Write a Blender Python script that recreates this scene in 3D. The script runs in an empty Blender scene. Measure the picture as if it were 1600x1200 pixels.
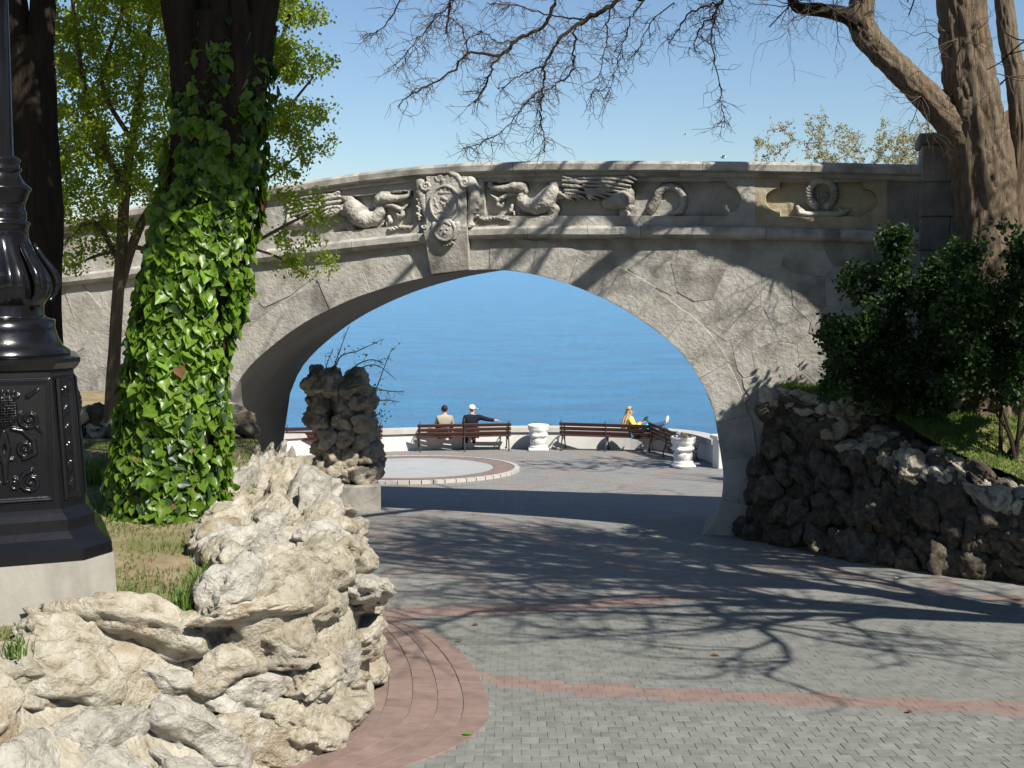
import bpy, bmesh, math, random
import numpy as np
from mathutils import Vector, Matrix

# ------------------------------------------------------------------ camera, world, sun, exposure
sc = bpy.context.scene
FOC, CX, CY, YH, EYE = 2000.0, 800.0, 600.0, 410.0, 2.4
PITCH = math.atan((CY - YH) / FOC)
cam_d = bpy.data.cameras.new('camera'); cam = bpy.data.objects.new('camera', cam_d)
sc.collection.objects.link(cam); sc.camera = cam
cam_d.sensor_width = 36.0; cam_d.lens = FOC / 1600 * 36; cam_d.clip_end = 60000; cam_d.clip_start = 0.05
cam.location = (0, 0, EYE); cam.rotation_euler = (math.pi / 2 - PITCH, 0, 0)

SUN_A, SUN_E = math.radians(42), math.radians(46)      # azimuth from behind the camera towards the right
sdir = Vector((math.sin(SUN_A) * math.cos(SUN_E), -math.cos(SUN_A) * math.cos(SUN_E), math.sin(SUN_E)))
world = bpy.data.worlds.new('World'); sc.world = world; world.use_nodes = True
wn = world.node_tree; wn.nodes.clear()
sky = wn.nodes.new('ShaderNodeTexSky'); sky.sky_type = 'NISHITA'; sky.sun_disc = False
sky.sun_elevation = SUN_E; sky.sun_rotation = math.atan2(sdir.x, sdir.y)
sky.air_density = 1.0; sky.dust_density = 0.3; sky.ozone_density = 4.5
bg = wn.nodes.new('ShaderNodeBackground'); bg.inputs['Strength'].default_value = 0.085
wo = wn.nodes.new('ShaderNodeOutputWorld')
wn.links.new(sky.outputs[0], bg.inputs['Color']); wn.links.new(bg.outputs[0], wo.inputs['Surface'])
sun_d = bpy.data.lights.new('sun', 'SUN'); sun_d.energy = 5.0; sun_d.angle = math.radians(0.5); sun_d.color = (1.0, 0.945, 0.85)
sun = bpy.data.objects.new('sun', sun_d); sc.collection.objects.link(sun)
sun.location = (20, -20, 30); sun.rotation_euler = (-sdir).to_track_quat('-Z', 'Y').to_euler()
sc.view_settings.view_transform = 'Standard'; sc.view_settings.look = 'None'
sc.view_settings.gamma = 1.0; sc.view_settings.use_curve_mapping = False
sc.view_settings.exposure = 0.5
sc.cycles.max_bounces = 5; sc.cycles.diffuse_bounces = 1; sc.cycles.glossy_bounces = 2
sc.cycles.transparent_max_bounces = 4; sc.cycles.caustics_reflective = False; sc.cycles.caustics_refractive = False

# ------------------------------------------------------------------ pixel -> direction helpers
_sp, _cp = math.sin(PITCH), math.cos(PITCH)
def ray(px, py):
    cx, cy = (px - CX) / FOC, (CY - py) / FOC
    return np.array([cx, cy * _sp + _cp, cy * _cp - _sp])
def zg(y):                                                  # the path: a ramp that eases towards the sea
    y = np.asarray(y, float); yy = np.minimum(y, 60.0)
    return -.11 * yy + .0007 * yy * yy
def zg1(y): return float(zg(y))
def P(px, py, D):
    d = ray(px, py); return Vector(d * (D / d[1])) + Vector((0, 0, EYE))
def Zp(px, py, z):                                          # hits the level z
    d = ray(px, py); return Vector(d * ((z - EYE) / d[2])) + Vector((0, 0, EYE))
def G(px, py, dz=0.0):                                      # hits the path
    lo, hi = 1.0, 58.0; d = ray(px, py)
    for _ in range(60):
        m = (lo + hi) / 2
        if EYE + d[2] * m / d[1] > zg1(m): lo = m
        else: hi = m
    v = Vector(d * (lo / d[1])) + Vector((0, 0, EYE)); v.z = zg1(v.y) + dz
    return v
# bridge face frame
TH = math.radians(15)
BO = G(1105, 835)
BU = np.array([math.cos(TH), -math.sin(TH), 0]); BN = np.array([-math.sin(TH), -math.cos(TH), 0]); BB = -BN
_BO = np.array(BO)
def F(px, py):                                              # pixel(s) -> (u, z) on the bridge face plane
    px = np.asarray(px, float); py = np.asarray(py, float)
    cx, cy = (px - CX) / FOC, (CY - py) / FOC
    dx, dy, dz = cx, cy * _sp + _cp, cy * _cp - _sp
    t = (_BO[0] * BN[0] + _BO[1] * BN[1]) / (dx * BN[0] + dy * BN[1])
    x, y, z = dx * t, dy * t, dz * t + EYE
    return (x - _BO[0]) * BU[0] + (y - _BO[1]) * BU[1], z
def FW(u, z, off=0.0):                                      # face coordinates -> world, off = proud of the face
    u = np.asarray(u, float); z = np.asarray(z, float); off = np.asarray(off, float) + 0 * u
    return np.stack([_BO[0] + u * BU[0] + off * BN[0], _BO[1] + u * BU[1] + off * BN[1], z + 0 * u], -1)

# ------------------------------------------------------------------ object helpers
C = sc.collection
def world_loc(o):
    v = Vector((0, 0, 0))
    while o is not None: v += o.location; o = o.parent
    return v
def thing(name, loc, label, cat, group=None):
    o = bpy.data.objects.new(name, None); C.objects.link(o); o.location = loc
    o.empty_display_size = .1; o['label'] = label; o['category'] = cat
    if group: o['group'] = group
    return o
def tag(o, label, cat, group=None):
    o['label'] = label; o['category'] = cat
    if group: o['group'] = group
    return o
def mesh(verts, faces, mat, smooth=False, name='m'):
    me = bpy.data.meshes.new(name)
    V = np.asarray(verts, np.float32).reshape(-1, 3)
    if isinstance(faces, np.ndarray):
        k = faces.shape[1]; n = len(faces)
        me.vertices.add(len(V)); me.vertices.foreach_set('co', V.ravel())
        me.loops.add(n * k); me.loops.foreach_set('vertex_index', faces.astype(np.int32).ravel())
        me.polygons.add(n); me.polygons.foreach_set('loop_start', np.arange(n, dtype=np.int32) * k)
        me.update(calc_edges=True)
    else:
        me.from_pydata([tuple(map(float, v)) for v in V], [], [tuple(map(int, f)) for f in faces])
    me.validate(clean_customdata=False)
    me.polygons.foreach_set('use_smooth', np.full(len(me.polygons), bool(smooth)))
    mats = mat if isinstance(mat, (list, tuple)) else [mat]
    for m in mats: me.materials.append(M[m] if isinstance(m, str) else m)
    me.update()
    return me
def obj(name, verts, faces, mat, parent=None, smooth=False, kind=None, at=None):
    V = np.asarray(verts, float).reshape(-1, 3)
    if len(V) == 0: V = np.zeros((3, 3)); faces = [(0, 1, 2)]
    base = np.array(world_loc(parent)) if parent is not None else np.zeros(3)
    c = np.array(at) if at is not None else (base if parent is not None else np.array([V[:, 0].mean(), V[:, 1].mean(), V[:, 2].min()]))
    me = mesh(V - c, faces, mat, smooth, name)
    o = bpy.data.objects.new(name, me); C.objects.link(o)
    o.parent = parent; o.location = Vector(c - base)
    if kind: o['kind'] = kind
    return o
def place(name, me, mw, parent):                            # shared-mesh piece
    o = bpy.data.objects.new(name, me); C.objects.link(o); o.parent = parent
    o.matrix_local = Matrix.Translation(-world_loc(parent)) @ mw
    return o
class MB:                                                   # collects shapes of ONE part
    def __init__(s): s.v = []; s.f = []
    def add(s, v, f):
        o = len(s.v); s.v.extend([tuple(map(float, p)) for p in v]); s.f.extend([tuple(i + o for i in q) for q in f])
    def box(s, x0, x1, y0, y1, z0, z1, T=None, bev=0.0):
        b = min(bev, (x1 - x0) * .45, (y1 - y0) * .45, (z1 - z0) * .45)
        if b <= 0:
            v = [(x, y, z) for x in (x0, x1) for y in (y0, y1) for z in (z0, z1)]
            f = [(0, 1, 3, 2), (4, 6, 7, 5), (0, 4, 5, 1), (2, 3, 7, 6), (0, 2, 6, 4), (1, 5, 7, 3)]
        else:
            bm = bmesh.new(); bmesh.ops.create_cube(bm, size=1)
            for q in bm.verts: q.co = Vector(((x0 + x1) / 2 + q.co.x * (x1 - x0), (y0 + y1) / 2 + q.co.y * (y1 - y0), (z0 + z1) / 2 + q.co.z * (z1 - z0)))
            bmesh.ops.bevel(bm, geom=bm.edges[:], offset=b, segments=1, affect='EDGES', profile=.5)
            bm.verts.index_update(); v = [tuple(q.co) for q in bm.verts]; f = [tuple(q.index for q in p.verts) for p in bm.faces]; bm.free()
        if T is not None: v = [tuple(T @ Vector(p)) for p in v]
        s.add(v, f)
    def tube(s, pts, rad, sides=6, cap=True):
        v, f = tube(pts, rad, sides, cap); s.add(v, f)
    def lathe(s, prof, c, seg=24, mod=None):
        v = []; f = []; n = len(prof)
        for i, (r, z) in enumerate(prof):
            for k in range(seg):
                a = 2 * math.pi * k / seg; rr = r * (mod(i, z, a) if mod else 1)
                v.append((c[0] + rr * math.cos(a), c[1] + rr * math.sin(a), c[2] + z))
        for i in range(n - 1):
            for k in range(seg):
                k2 = (k + 1) % seg; f.append((i * seg + k, i * seg + k2, (i + 1) * seg + k2, (i + 1) * seg + k))
        f.append(tuple(range(seg - 1, -1, -1))); f.append(tuple((n - 1) * seg + k for k in range(seg)))
        s.add(v, f)
    def build(s, name, mat, parent=None, smooth=False, kind=None, at=None): return obj(name, s.v, s.f, mat, parent, smooth, kind, at)
def tube(pts, rad, sides=6, cap=True):
    p = np.asarray(pts, float); n = len(p)
    r = np.broadcast_to(np.asarray(rad, float), (n,)) if np.ndim(rad) else np.full(n, float(rad))
    t = np.gradient(p, axis=0); t /= np.linalg.norm(t, axis=1)[:, None] + 1e-9
    ref = np.array([0, 0, 1.0]) if abs(t[:, 2]).mean() < .8 else np.array([1.0, 0.1, 0])
    a = np.cross(t, ref); a /= np.linalg.norm(a, axis=1)[:, None] + 1e-9; b = np.cross(t, a)
    an = np.arange(sides) * 2 * np.pi / sides
    v = (p[:, None] + r[:, None, None] * (a[:, None] * np.cos(an)[None, :, None] + b[:, None] * np.sin(an)[None, :, None])).reshape(-1, 3)
    f = [(i * sides + k, i * sides + (k + 1) % sides, (i + 1) * sides + (k + 1) % sides, (i + 1) * sides + k) for i in range(n - 1) for k in range(sides)]
    if cap: f.append(tuple(range(sides))); f.append(tuple((n - 1) * sides + k for k in range(sides)))
    return v, f
def spline(pts, n=8):                                       # Catmull-Rom
    p = np.asarray(pts, float); q = np.vstack([2 * p[0] - p[1], p, 2 * p[-1] - p[-2]]); out = []
    for i in range(1, len(q) - 2):
        for t in np.linspace(0, 1, n, endpoint=False):
            a, b, c, d = q[i - 1], q[i], q[i + 1], q[i + 2]
            out.append(.5 * ((2 * b) + (c - a) * t + (2 * a - 5 * b + 4 * c - d) * t * t + (3 * b - a - 3 * c + d) * t ** 3))
    out.append(p[-1]); return np.array(out)
def evaluated(o):                                           # bake modifiers / curves to a mesh, drop the source
    dg = bpy.context.evaluated_depsgraph_get(); me = bpy.data.meshes.new_from_object(o.evaluated_get(dg)); bpy.data.objects.remove(o); return me
# value noise
def _h(i, j, k, s):
    n = (i * 374761393 + j * 668265263 + k * 1274126177 + s * 974634777) & 0xffffffff
    n = ((n ^ (n >> 13)) * 1274126177) & 0xffffffff
    return ((n ^ (n >> 16)) & 0xffff) / 65535.0
def vnoise(p, s=0):
    p = np.asarray(p, float); i = np.floor(p).astype(np.int64); f = p - i; f = f * f * (3 - 2 * f); r = 0
    for a in (0, 1):
        for b in (0, 1):
            for c in (0, 1):
                w = (f[..., 0] if a else 1 - f[..., 0]) * (f[..., 1] if b else 1 - f[..., 1]) * (f[..., 2] if c else 1 - f[..., 2])
                r = r + w * _h(i[..., 0] + a, i[..., 1] + b, i[..., 2] + c, s)
    return r
def fbm(p, o=4, s=0):
    r = 0; a = .5; p = np.asarray(p, float)
    for k in range(o): r = r + a * (vnoise(p, s + k) - .5) * 2; p = p * 2.03 + 7.1; a *= .5
    return r

# ------------------------------------------------------------------ materials
M = {}
def mk(name, cols, scale=4, rough=.85, bump=.3, bscale=30, rand=.12, spec=.3, detail=6, metal=0, stretch=(1, 1, 1), bdist=.02, cols2=None, coat=0, sheen=0, trans=None, rc=.5):
    m = bpy.data.materials.new(name); m.use_nodes = True; nt = m.node_tree; N = nt.nodes; L = nt.links
    b = N['Principled BSDF']; tc = N.new('ShaderNodeTexCoord'); mp = N.new('ShaderNodeMapping'); mp.inputs['Scale'].default_value = stretch
    L.new(tc.outputs['Object'], mp.inputs['Vector'])
    oi = N.new('ShaderNodeObjectInfo')
    ad = N.new('ShaderNodeVectorMath'); ad.operation = 'MULTIPLY_ADD'; ad.inputs[1].default_value = (17, 31, 23); 
    cmb = N.new('ShaderNodeCombineXYZ')
    for i in range(3): L.new(oi.outputs['Random'], cmb.inputs[i])
    L.new(cmb.outputs[0], ad.inputs[0]); L.new(mp.outputs[0], ad.inputs[2])
    nz = N.new('ShaderNodeTexNoise'); nz.inputs['Scale'].default_value = scale; nz.inputs['Detail'].default_value = detail; nz.inputs['Roughness'].default_value = .62
    L.new(ad.outputs[0], nz.inputs['Vector'])
    cr = N.new('ShaderNodeValToRGB'); el = cr.color_ramp.elements
    while len(el) < len(cols): el.new(.5)
    for i, c in enumerate(cols):
        el[i].position = .28 + .44 * i / max(1, len(cols) - 1); el[i].color = (*c, 1)
    L.new(nz.outputs['Fac'], cr.inputs[0]); col = cr.outputs[0]
    if cols2:                                               # stains of another colour, (colour, scale, low, high, amount)
        c2, s2, lo, hi, am = cols2
        n2 = N.new('ShaderNodeTexNoise'); n2.inputs['Scale'].default_value = s2; n2.inputs['Detail'].default_value = 5; L.new(ad.outputs[0], n2.inputs['Vector'])
        mr = N.new('ShaderNodeMapRange'); mr.inputs[1].default_value = lo; mr.inputs[2].default_value = hi; mr.inputs[4].default_value = am; L.new(n2.outputs['Fac'], mr.inputs[0])
        mx = N.new('ShaderNodeMix'); mx.data_type = 'RGBA'; L.new(mr.outputs[0], mx.inputs[0]); L.new(col, mx.inputs[6]); mx.inputs[7].default_value = (*c2, 1); col = mx.outputs[2]
    hs = N.new('ShaderNodeHueSaturation'); mr2 = N.new('ShaderNodeMapRange'); mr2.inputs[3].default_value = 1 - rand; mr2.inputs[4].default_value = 1 + rand
    L.new(oi.outputs['Random'], mr2.inputs[0]); L.new(mr2.outputs[0], hs.inputs['Value']); L.new(col, hs.inputs['Color']); L.new(hs.outputs[0], b.inputs['Base Color'])
    b.inputs['Roughness'].default_value = rough; b.inputs['Specular IOR Level'].default_value = spec; b.inputs['Metallic'].default_value = metal
    if coat: b.inputs['Coat Weight'].default_value = coat; b.inputs['Coat Roughness'].default_value = .08
    if bump:
        nb = N.new('ShaderNodeTexNoise'); nb.inputs['Scale'].default_value = bscale; nb.inputs['Detail'].default_value = 8; nb.inputs['Roughness'].default_value = .65; L.new(ad.outputs[0], nb.inputs['Vector'])
        bp = N.new('ShaderNodeBump'); bp.inputs['Strength'].default_value = bump; bp.inputs['Distance'].default_value = bdist; L.new(nb.outputs['Fac'], bp.inputs['Height']); L.new(bp.outputs[0], b.inputs['Normal'])
    if trans:
        tr = N.new('ShaderNodeBsdfTranslucent'); tr.inputs['Color'].default_value = (*trans, 1); mxs = N.new('ShaderNodeMixShader'); mxs.inputs[0].default_value = .4
        L.new(b.outputs[0], mxs.inputs[1]); L.new(tr.outputs[0], mxs.inputs[2]); L.new(mxs.outputs[0], N['Material Output'].inputs['Surface'])
    M[name] = m; return m
def leafmat(name, cols, scale, trans, rough=.45, rand=.25, spec=.4): return mk(name, cols, scale, rough, 0, rand=rand, spec=spec, trans=trans, detail=2)
mk('limestone', [(.30, .28, .24), (.47, .45, .40), (.56, .54, .49)], 2.2, .9, .9, 13, .06, .2, cols2=((.13, .115, .095), 1.4, .5, .72, .7), bdist=.028, detail=10)
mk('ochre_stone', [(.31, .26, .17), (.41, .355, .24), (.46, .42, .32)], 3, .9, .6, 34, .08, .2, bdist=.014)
mk('dark_stone_and_shadow', [(.16, .15, .135), (.25, .235, .21), (.33, .31, .28)], 3, .9, .6, 22, .14, .2, bdist=.02)  # pier, vase and plinth stone; also paints the pier's shadow on the frieze
mk('coping_stone', [(.29, .275, .24), (.47, .45, .405), (.57, .55, .50)], 5, .9, .6, 26, .10, .2, cols2=((.13, .12, .105), 2.2, .5, .7, .65), bdist=.014)
mk('plaster', [(.27, .25, .22), (.36, .34, .3)], 1.6, .95, .3, 18, .0, .1)
mk('rock', [(.22, .18, .12), (.47, .42, .32), (.58, .535, .435), (.66, .63, .55)], 8, .92, 1.0, 26, .14, .15, detail=12, cols2=((.36, .255, .15), 3.2, .55, .7, .6), bdist=.06)
mk('white_rock', [(.24, .215, .17), (.47, .44, .375), (.58, .55, .485), (.66, .635, .585)], 9, .92, 1.0, 26, .1, .15, detail=12, bdist=.06)
mk('grey_shade_rock', [(.05, .042, .031), (.105, .09, .068), (.2, .175, .135)], 9, .92, 1.0, 20, .22, .15, detail=8, bdist=.04)  # shade of the right wall's face is put into this stone colour
mk('mortar', [(.2, .17, .13), (.3, .26, .2)], 7, .95, .8, 22, 0, .1)
mk('grey_paver', [(.14, .145, .132), (.205, .21, .193), (.25, .255, .235)], 6, .82, .4, 120, .10, .3, bdist=.004)
mk('red_paver', [(.18, .13, .11), (.24, .17, .147), (.28, .205, .18)], 5, .82, .4, 120, .07, .3, bdist=.004)
mk('white_paint', [(.74, .73, .70), (.8, .79, .77)], 3, .7, .2, 30, .02, .3)
mk('wall_white', [(.62, .61, .58), (.72, .71, .685)], 1.5, .8, .25, 30, .02, .3, cols2=((.45, .42, .37), 1.2, .55, .75, .35))
mk('wall_cap', [(.42, .40, .36), (.52, .5, .46)], 3, .85, .3, 30, .05, .2)
mk('pale_paving', [(.34, .35, .34), (.42, .43, .42)], 2, .85, .2, 60, .02, .2)
mk('concrete', [(.30, .28, .24), (.42, .40, .355)], 5, .9, .5, 40, .05, .2, stretch=(1, 1, .5), bdist=.008, cols2=((.18, .16, .13), 3, .55, .75, .5))
mk('black_iron', [(.006, .006, .007), (.009, .009, .011)], 6, .2, .12, 20, .0, .3, coat=.22, bdist=.01)
mk('bench_wood', [(.045, .016, .012), (.075, .028, .02)], 8, .5, .2, 40, .15, .4, stretch=(.3, 3, 3))
mk('bench_iron', [(.03, .03, .032), (.06, .06, .062)], 9, .55, .1, 40, .05, .4)
mk('bark', [(.10, .076, .052), (.19, .15, .105), (.27, .215, .155)], 7, .92, 1.0, 9, .05, .12, stretch=(2.2, 2.2, .3), bdist=.07, cols2=((.2, .1, .05), 1.6, .58, .72, .55))
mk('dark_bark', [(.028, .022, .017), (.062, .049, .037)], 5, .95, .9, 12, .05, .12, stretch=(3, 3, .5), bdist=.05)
mk('twig', [(.085, .065, .052), (.125, .095, .075)], 8, .9, 0, 12, .03, .15)
mk('pale_twig', [(.27, .2, .13), (.34, .26, .18)], 8, .9, 0, 12, .03, .15)
leafmat('ivy_leaf', [(.095, .19, .015), (.155, .285, .025), (.23, .35, .045)], 3.5, (.22, .42, .02), .36, .3, .5)
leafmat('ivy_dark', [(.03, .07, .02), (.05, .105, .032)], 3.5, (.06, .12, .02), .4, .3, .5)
leafmat('spring_leaf', [(.18, .27, .02), (.28, .38, .035), (.38, .45, .07)], 2.2, (.5, .62, .04), .55, .1)
leafmat('bush_leaf', [(.014, .034, .009), (.027, .06, .014), (.045, .095, .02)], 2.5, (.03, .075, .01), .5, .1)
leafmat('bud_leaf', [(.36, .35, .2), (.5, .48, .32)], 3, (.3, .3, .12), .6, .1)
leafmat('grass', [(.07, .12, .02), (.12, .18, .035), (.19, .21, .07)], 1.6, (.15, .24, .03), .6, .1)
leafmat('tall_grass', [(.09, .19, .025), (.17, .30, .05)], 3, (.16, .28, .05), .5, .1)
leafmat('dry_leaf', [(.22, .11, .05), (.3, .16, .07)], 5, (.2, .1, .03), .7, .2)
leafmat('evergreen', [(.015, .03, .012), (.03, .055, .02)], 2, (.02, .05, .01), .6, .1)
mk('soil', [(.20, .15, .09), (.30, .235, .15), (.36, .29, .2)], 5, .95, .8, 40, 0, .1, cols2=((.12, .15, .04), 1.3, .46, .62, .55), bdist=.02)
mk('lawn_soil', [(.10, .12, .04), (.17, .17, .06), (.25, .21, .12)], 4, .95, .8, 40, 0, .1)
mk('skin', [(.52, .32, .23), (.58, .36, .27)], 5, .6, 0, rand=0)
mk('dark_hair', [(.012, .009, .008), (.03, .022, .018)], 30, .5, .3, 60, 0)
mk('blonde_hair', [(.42, .27, .12), (.62, .44, .24)], 25, .5, .4, 50, 0, stretch=(2, 2, .4))
mk('beige_cloth', [(.33, .29, .22), (.4, .36, .28)], 8, .9, .2, 60, 0)
mk('navy_cloth', [(.008, .009, .016), (.014, .015, .028)], 8, .9, .2, 60, 0)
mk('cream_cloth', [(.72, .68, .52), (.8, .76, .6)], 8, .9, .1, 60, 0)
mk('yellow_cloth', [(.72, .62, .1), (.8, .7, .18)], 8, .85, .1, 60, 0)
mk('jeans', [(.035, .08, .17), (.055, .12, .23)], 9, .9, .1, 60, 0)
mk('dark_cloth', [(.02, .02, .022), (.04, .04, .045)], 9, .9, .1, 60, 0)
mk('teal', [(.03, .5, .5), (.05, .6, .58)], 5, .6, 0, rand=0)
mk('pink_wrap', [(.6, .16, .2), (.75, .3, .32)], 14, .5, 0, rand=.1)
mk('screen', [(.008, .01, .02), (.012, .014, .026)], 5, .25, 0, rand=0)
mk('paper', [(.7, .68, .64), (.78, .76, .72)], 9, .8, 0, rand=0)
mk('gull', [(.55, .55, .55), (.75, .75, .75)], 8, .8, 0, rand=0)
mk('roof_tile', [(.22, .1, .07), (.3, .15, .1)], 4, .8, .4, 20, 0)
mk('window_glass', [(.02, .025, .03), (.03, .04, .05)], 4, .1, 0, rand=0)
mk('lamp_glass', [(.6, .6, .56), (.68, .68, .63)], 4, .2, 0, rand=0)
# far paving: one material on the sheet below the built pavers
def paving_material():
    m = mk('paving_far', [(.20, .20, .19), (.245, .245, .233), (.285, .28, .265)], 3.5, .85, .25, 70, 0, .3, cols2=((.285, .275, .25), .5, .4, .7, .6), bdist=.006)
    nt = m.node_tree; N = nt.nodes; L = nt.links; b = N['Principled BSDF']; src = b.inputs['Base Color'].links[0].from_socket
    ge = N.new('ShaderNodeNewGeometry'); sx = N.new('ShaderNodeSeparateXYZ'); L.new(ge.outputs['Position'], sx.inputs[0])
    fac = None
    for ax, ay in ((.40, .145), (-.42, .15)):               # crossing bands of red pavers
        a = N.new('ShaderNodeMath'); a.operation = 'MULTIPLY'; a.inputs[1].default_value = ax; L.new(sx.outputs[0], a.inputs[0])
        c = N.new('ShaderNodeMath'); c.operation = 'MULTIPLY_ADD'; c.inputs[1].default_value = ay; L.new(sx.outputs[1], c.inputs[0]); L.new(a.outputs[0], c.inputs[2])
        d = N.new('ShaderNodeMath'); d.operation = 'FRACT'; L.new(c.outputs[0], d.inputs[0])
        e = N.new('ShaderNodeMath'); e.operation = 'LESS_THAN'; e.inputs[1].default_value = .16; L.new(d.outputs[0], e.inputs[0])
        if fac is None: fac = e.outputs[0]
        else:
            g = N.new('ShaderNodeMath'); g.operation = 'MAXIMUM'; L.new(fac, g.inputs[0]); L.new(e.outputs[0], g.inputs[1]); fac = g.outputs[0]
    h = N.new('ShaderNodeMath'); h.operation = 'MULTIPLY'; h.inputs[1].default_value = .3; L.new(fac, h.inputs[0])
    mx = N.new('ShaderNodeMix'); mx.data_type = 'RGBA'; L.new(h.outputs[0], mx.inputs[0]); L.new(src, mx.inputs[6]); mx.inputs[7].default_value = (.32, .205, .175, 1)
    br = N.new('ShaderNodeTexBrick'); br.inputs['Scale'].default_value = 1; br.inputs['Brick Width'].default_value = .28; br.inputs['Row Height'].default_value = .16; br.inputs['Mortar Size'].default_value = .006
    br.inputs['Color1'].default_value = (1, 1, 1, 1); br.inputs['Color2'].default_value = (.9, .9, .9, 1); br.inputs['Mortar'].default_value = (.7, .68, .64, 1)
    L.new(ge.outputs['Position'], br.inputs['Vector'])
    mu = N.new('ShaderNodeMix'); mu.data_type = 'RGBA'; mu.blend_type = 'MULTIPLY'; mu.inputs[0].default_value = 1; L.new(mx.outputs[2], mu.inputs[6]); L.new(br.outputs['Color'], mu.inputs[7])
    L.new(mu.outputs[2], b.inputs['Base Color'])
paving_material()
def sea_material():
    m = bpy.data.materials.new('sea_water'); m.use_nodes = True; nt = m.node_tree; N = nt.nodes; L = nt.links; b = N['Principled BSDF']
    b.inputs['Roughness'].default_value = .14; b.inputs['IOR'].default_value = 1.33; b.inputs['Specular IOR Level'].default_value = .12
    ge = N.new('ShaderNodeNewGeometry')
    def noise(sc_, st, det, ro=.6):
        mp = N.new('ShaderNodeMapping'); mp.inputs['Scale'].default_value = st; L.new(ge.outputs['Position'], mp.inputs['Vector'])
        n = N.new('ShaderNodeTexNoise'); n.inputs['Scale'].default_value = sc_; n.inputs['Detail'].default_value = det; n.inputs['Roughness'].default_value = ro; L.new(mp.outputs[0], n.inputs['Vector']); return n
    n1 = noise(.16, (.7, .8, 1), 13, .74); n2 = noise(.55, (.28, .55, 1), 13, .8)
    cr = N.new('ShaderNodeValToRGB'); e = cr.color_ramp.elements; e[0].position = .4; e[0].color = (.002, .17, .42, 1); e[1].position = .6; e[1].color = (.006, .255, .56, 1); L.new(n2.outputs[0], cr.inputs[0])
    L.new(cr.outputs[0], b.inputs['Base Color'])
    bp = N.new('ShaderNodeBump'); bp.inputs['Strength'].default_value = .9; bp.inputs['Distance'].default_value = 2.2; L.new(n1.outputs[0], bp.inputs['Height']); L.new(bp.outputs[0], b.inputs['Normal'])
    M['sea_water'] = m
sea_material()

# ------------------------------------------------------------------ ground sheets
xs = np.concatenate([np.linspace(-40, -8, 9), np.linspace(-6, 8, 15), np.linspace(10, 40, 9)]); ys = np.linspace(-8, 41.5, 67)
XX, YY = np.meshgrid(xs, ys); V = np.stack([XX, YY, zg(YY) - .0055], -1).reshape(-1, 3); nx = len(xs)
Fq = np.array([(j * nx + i, j * nx + i + 1, (j + 1) * nx + i + 1, (j + 1) * nx + i) for j in range(len(ys) - 1) for i in range(nx - 1)])
pavement = obj('pavement', V, Fq, 'paving_far', at=(0, 0, 0), kind='structure', smooth=True); pavement['label'] = 'grey and red paved path running down under the bridge to the sea'
s = 30000; obj('sea', [(-s, 30, -6.6), (s, 30, -6.6), (s, s, -6.6), (-s, s, -6.6)], [(0, 1, 2, 3)], 'sea_water', at=(0, 0, -6.6), kind='structure')['label'] = 'blue rippled sea beyond the promenade wall'
rs = np.random.RandomState(5)
rnd = random.Random(11)

# near pavers
def interp_band(pts, hw):
    w = [G(*p) for p in pts]; w.sort(key=lambda q: q.x); X = [q.x for q in w]; Y = [q.y for q in w]
    return lambda x, y: X[0] - .2 < x < X[-1] + .6 and abs(y - np.interp(x, X, Y)) < hw(y)
bands = [interp_band([(745, 1060), (900, 1076), (1050, 1084), (1200, 1090), (1400, 1098), (1600, 1108), (1800, 1112)], lambda y: .19),
         interp_band([(1750, 965), (1600, 938), (1450, 916), (1300, 911), (1150, 920), (1000, 938), (850, 950), (700, 956), (560, 958)], lambda y: .3)]
inner = [(150, 1345), (300, 1265), (430, 1197), (520, 1150), (558, 1105), (572, 1050), (568, 1010), (556, 975), (545, 958)]
outer = [(330, 1395), (470, 1290), (600, 1212), (715, 1165), (764, 1118), (748, 1055), (705, 1005), (655, 978), (600, 962)]
IN = spline([np.array(G(*p)) for p in inner], 10); OUT = spline([np.array(G(*p)) for p in outer], 10)
poly = np.vstack([IN[:, :2], OUT[::-1, :2]])
def inpoly(x, y, pl):
    j = len(pl) - 1; c = False
    for i in range(len(pl)):
        if (pl[i][1] > y) != (pl[j][1] > y) and x < (pl[j][0] - pl[i][0]) * (y - pl[i][1]) / (pl[j][1] - pl[i][1]) + pl[i][0]: c = not c
        j = i
    return c
PW, PD, JT = .125, .145, .0025
def paver_mesh(name, mat, w, d):
    b = MB(); b.box(-w / 2, w / 2, -d / 2, d / 2, -.035, 0, bev=.002); return mesh(b.v, b.f, mat, name=name)
PM = {'g': paver_mesh('paver', 'grey_paver', PW - JT, PD - JT), 'r': paver_mesh('paver', 'red_paver', PW - JT, PD - JT)}
proto = MB(); proto.box(-.5, .5, -.5, .5, -.035, 0); pv = np.array(proto.v)
bulk = {'g': ([], []), 'r': ([], [])}; npv = 0; row = 0
edge_x = lambda y: float(np.interp(y, [7, 8.3, 9.2, 10, 11, 12.5, 15, 18], [-2.6, -2.0, -1.6, -1.5, -1.6, -1.8, -2.4, -3.0]))
y = 7.72; cand = []
while y < 14.6:
    x = math.floor(edge_x(y) / PW) * PW + (PW / 2 if row % 2 else 0); xmax = min(7.6, y * .46)
    while x < xmax:
        if not inpoly(x, y, poly) and not (x < np.interp(y, IN[:, 1], IN[:, 0]) and y > 6.8): cand.append((x, y))
        x += PW
    y += PD; row += 1
sl = lambda y: math.atan(-.11 + .0014 * y)
near = sorted(cand, key=lambda p: p[1] + (0 if -1.6 < p[0] < p[1] * .42 and p[1] > 7.9 else 50))
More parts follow.
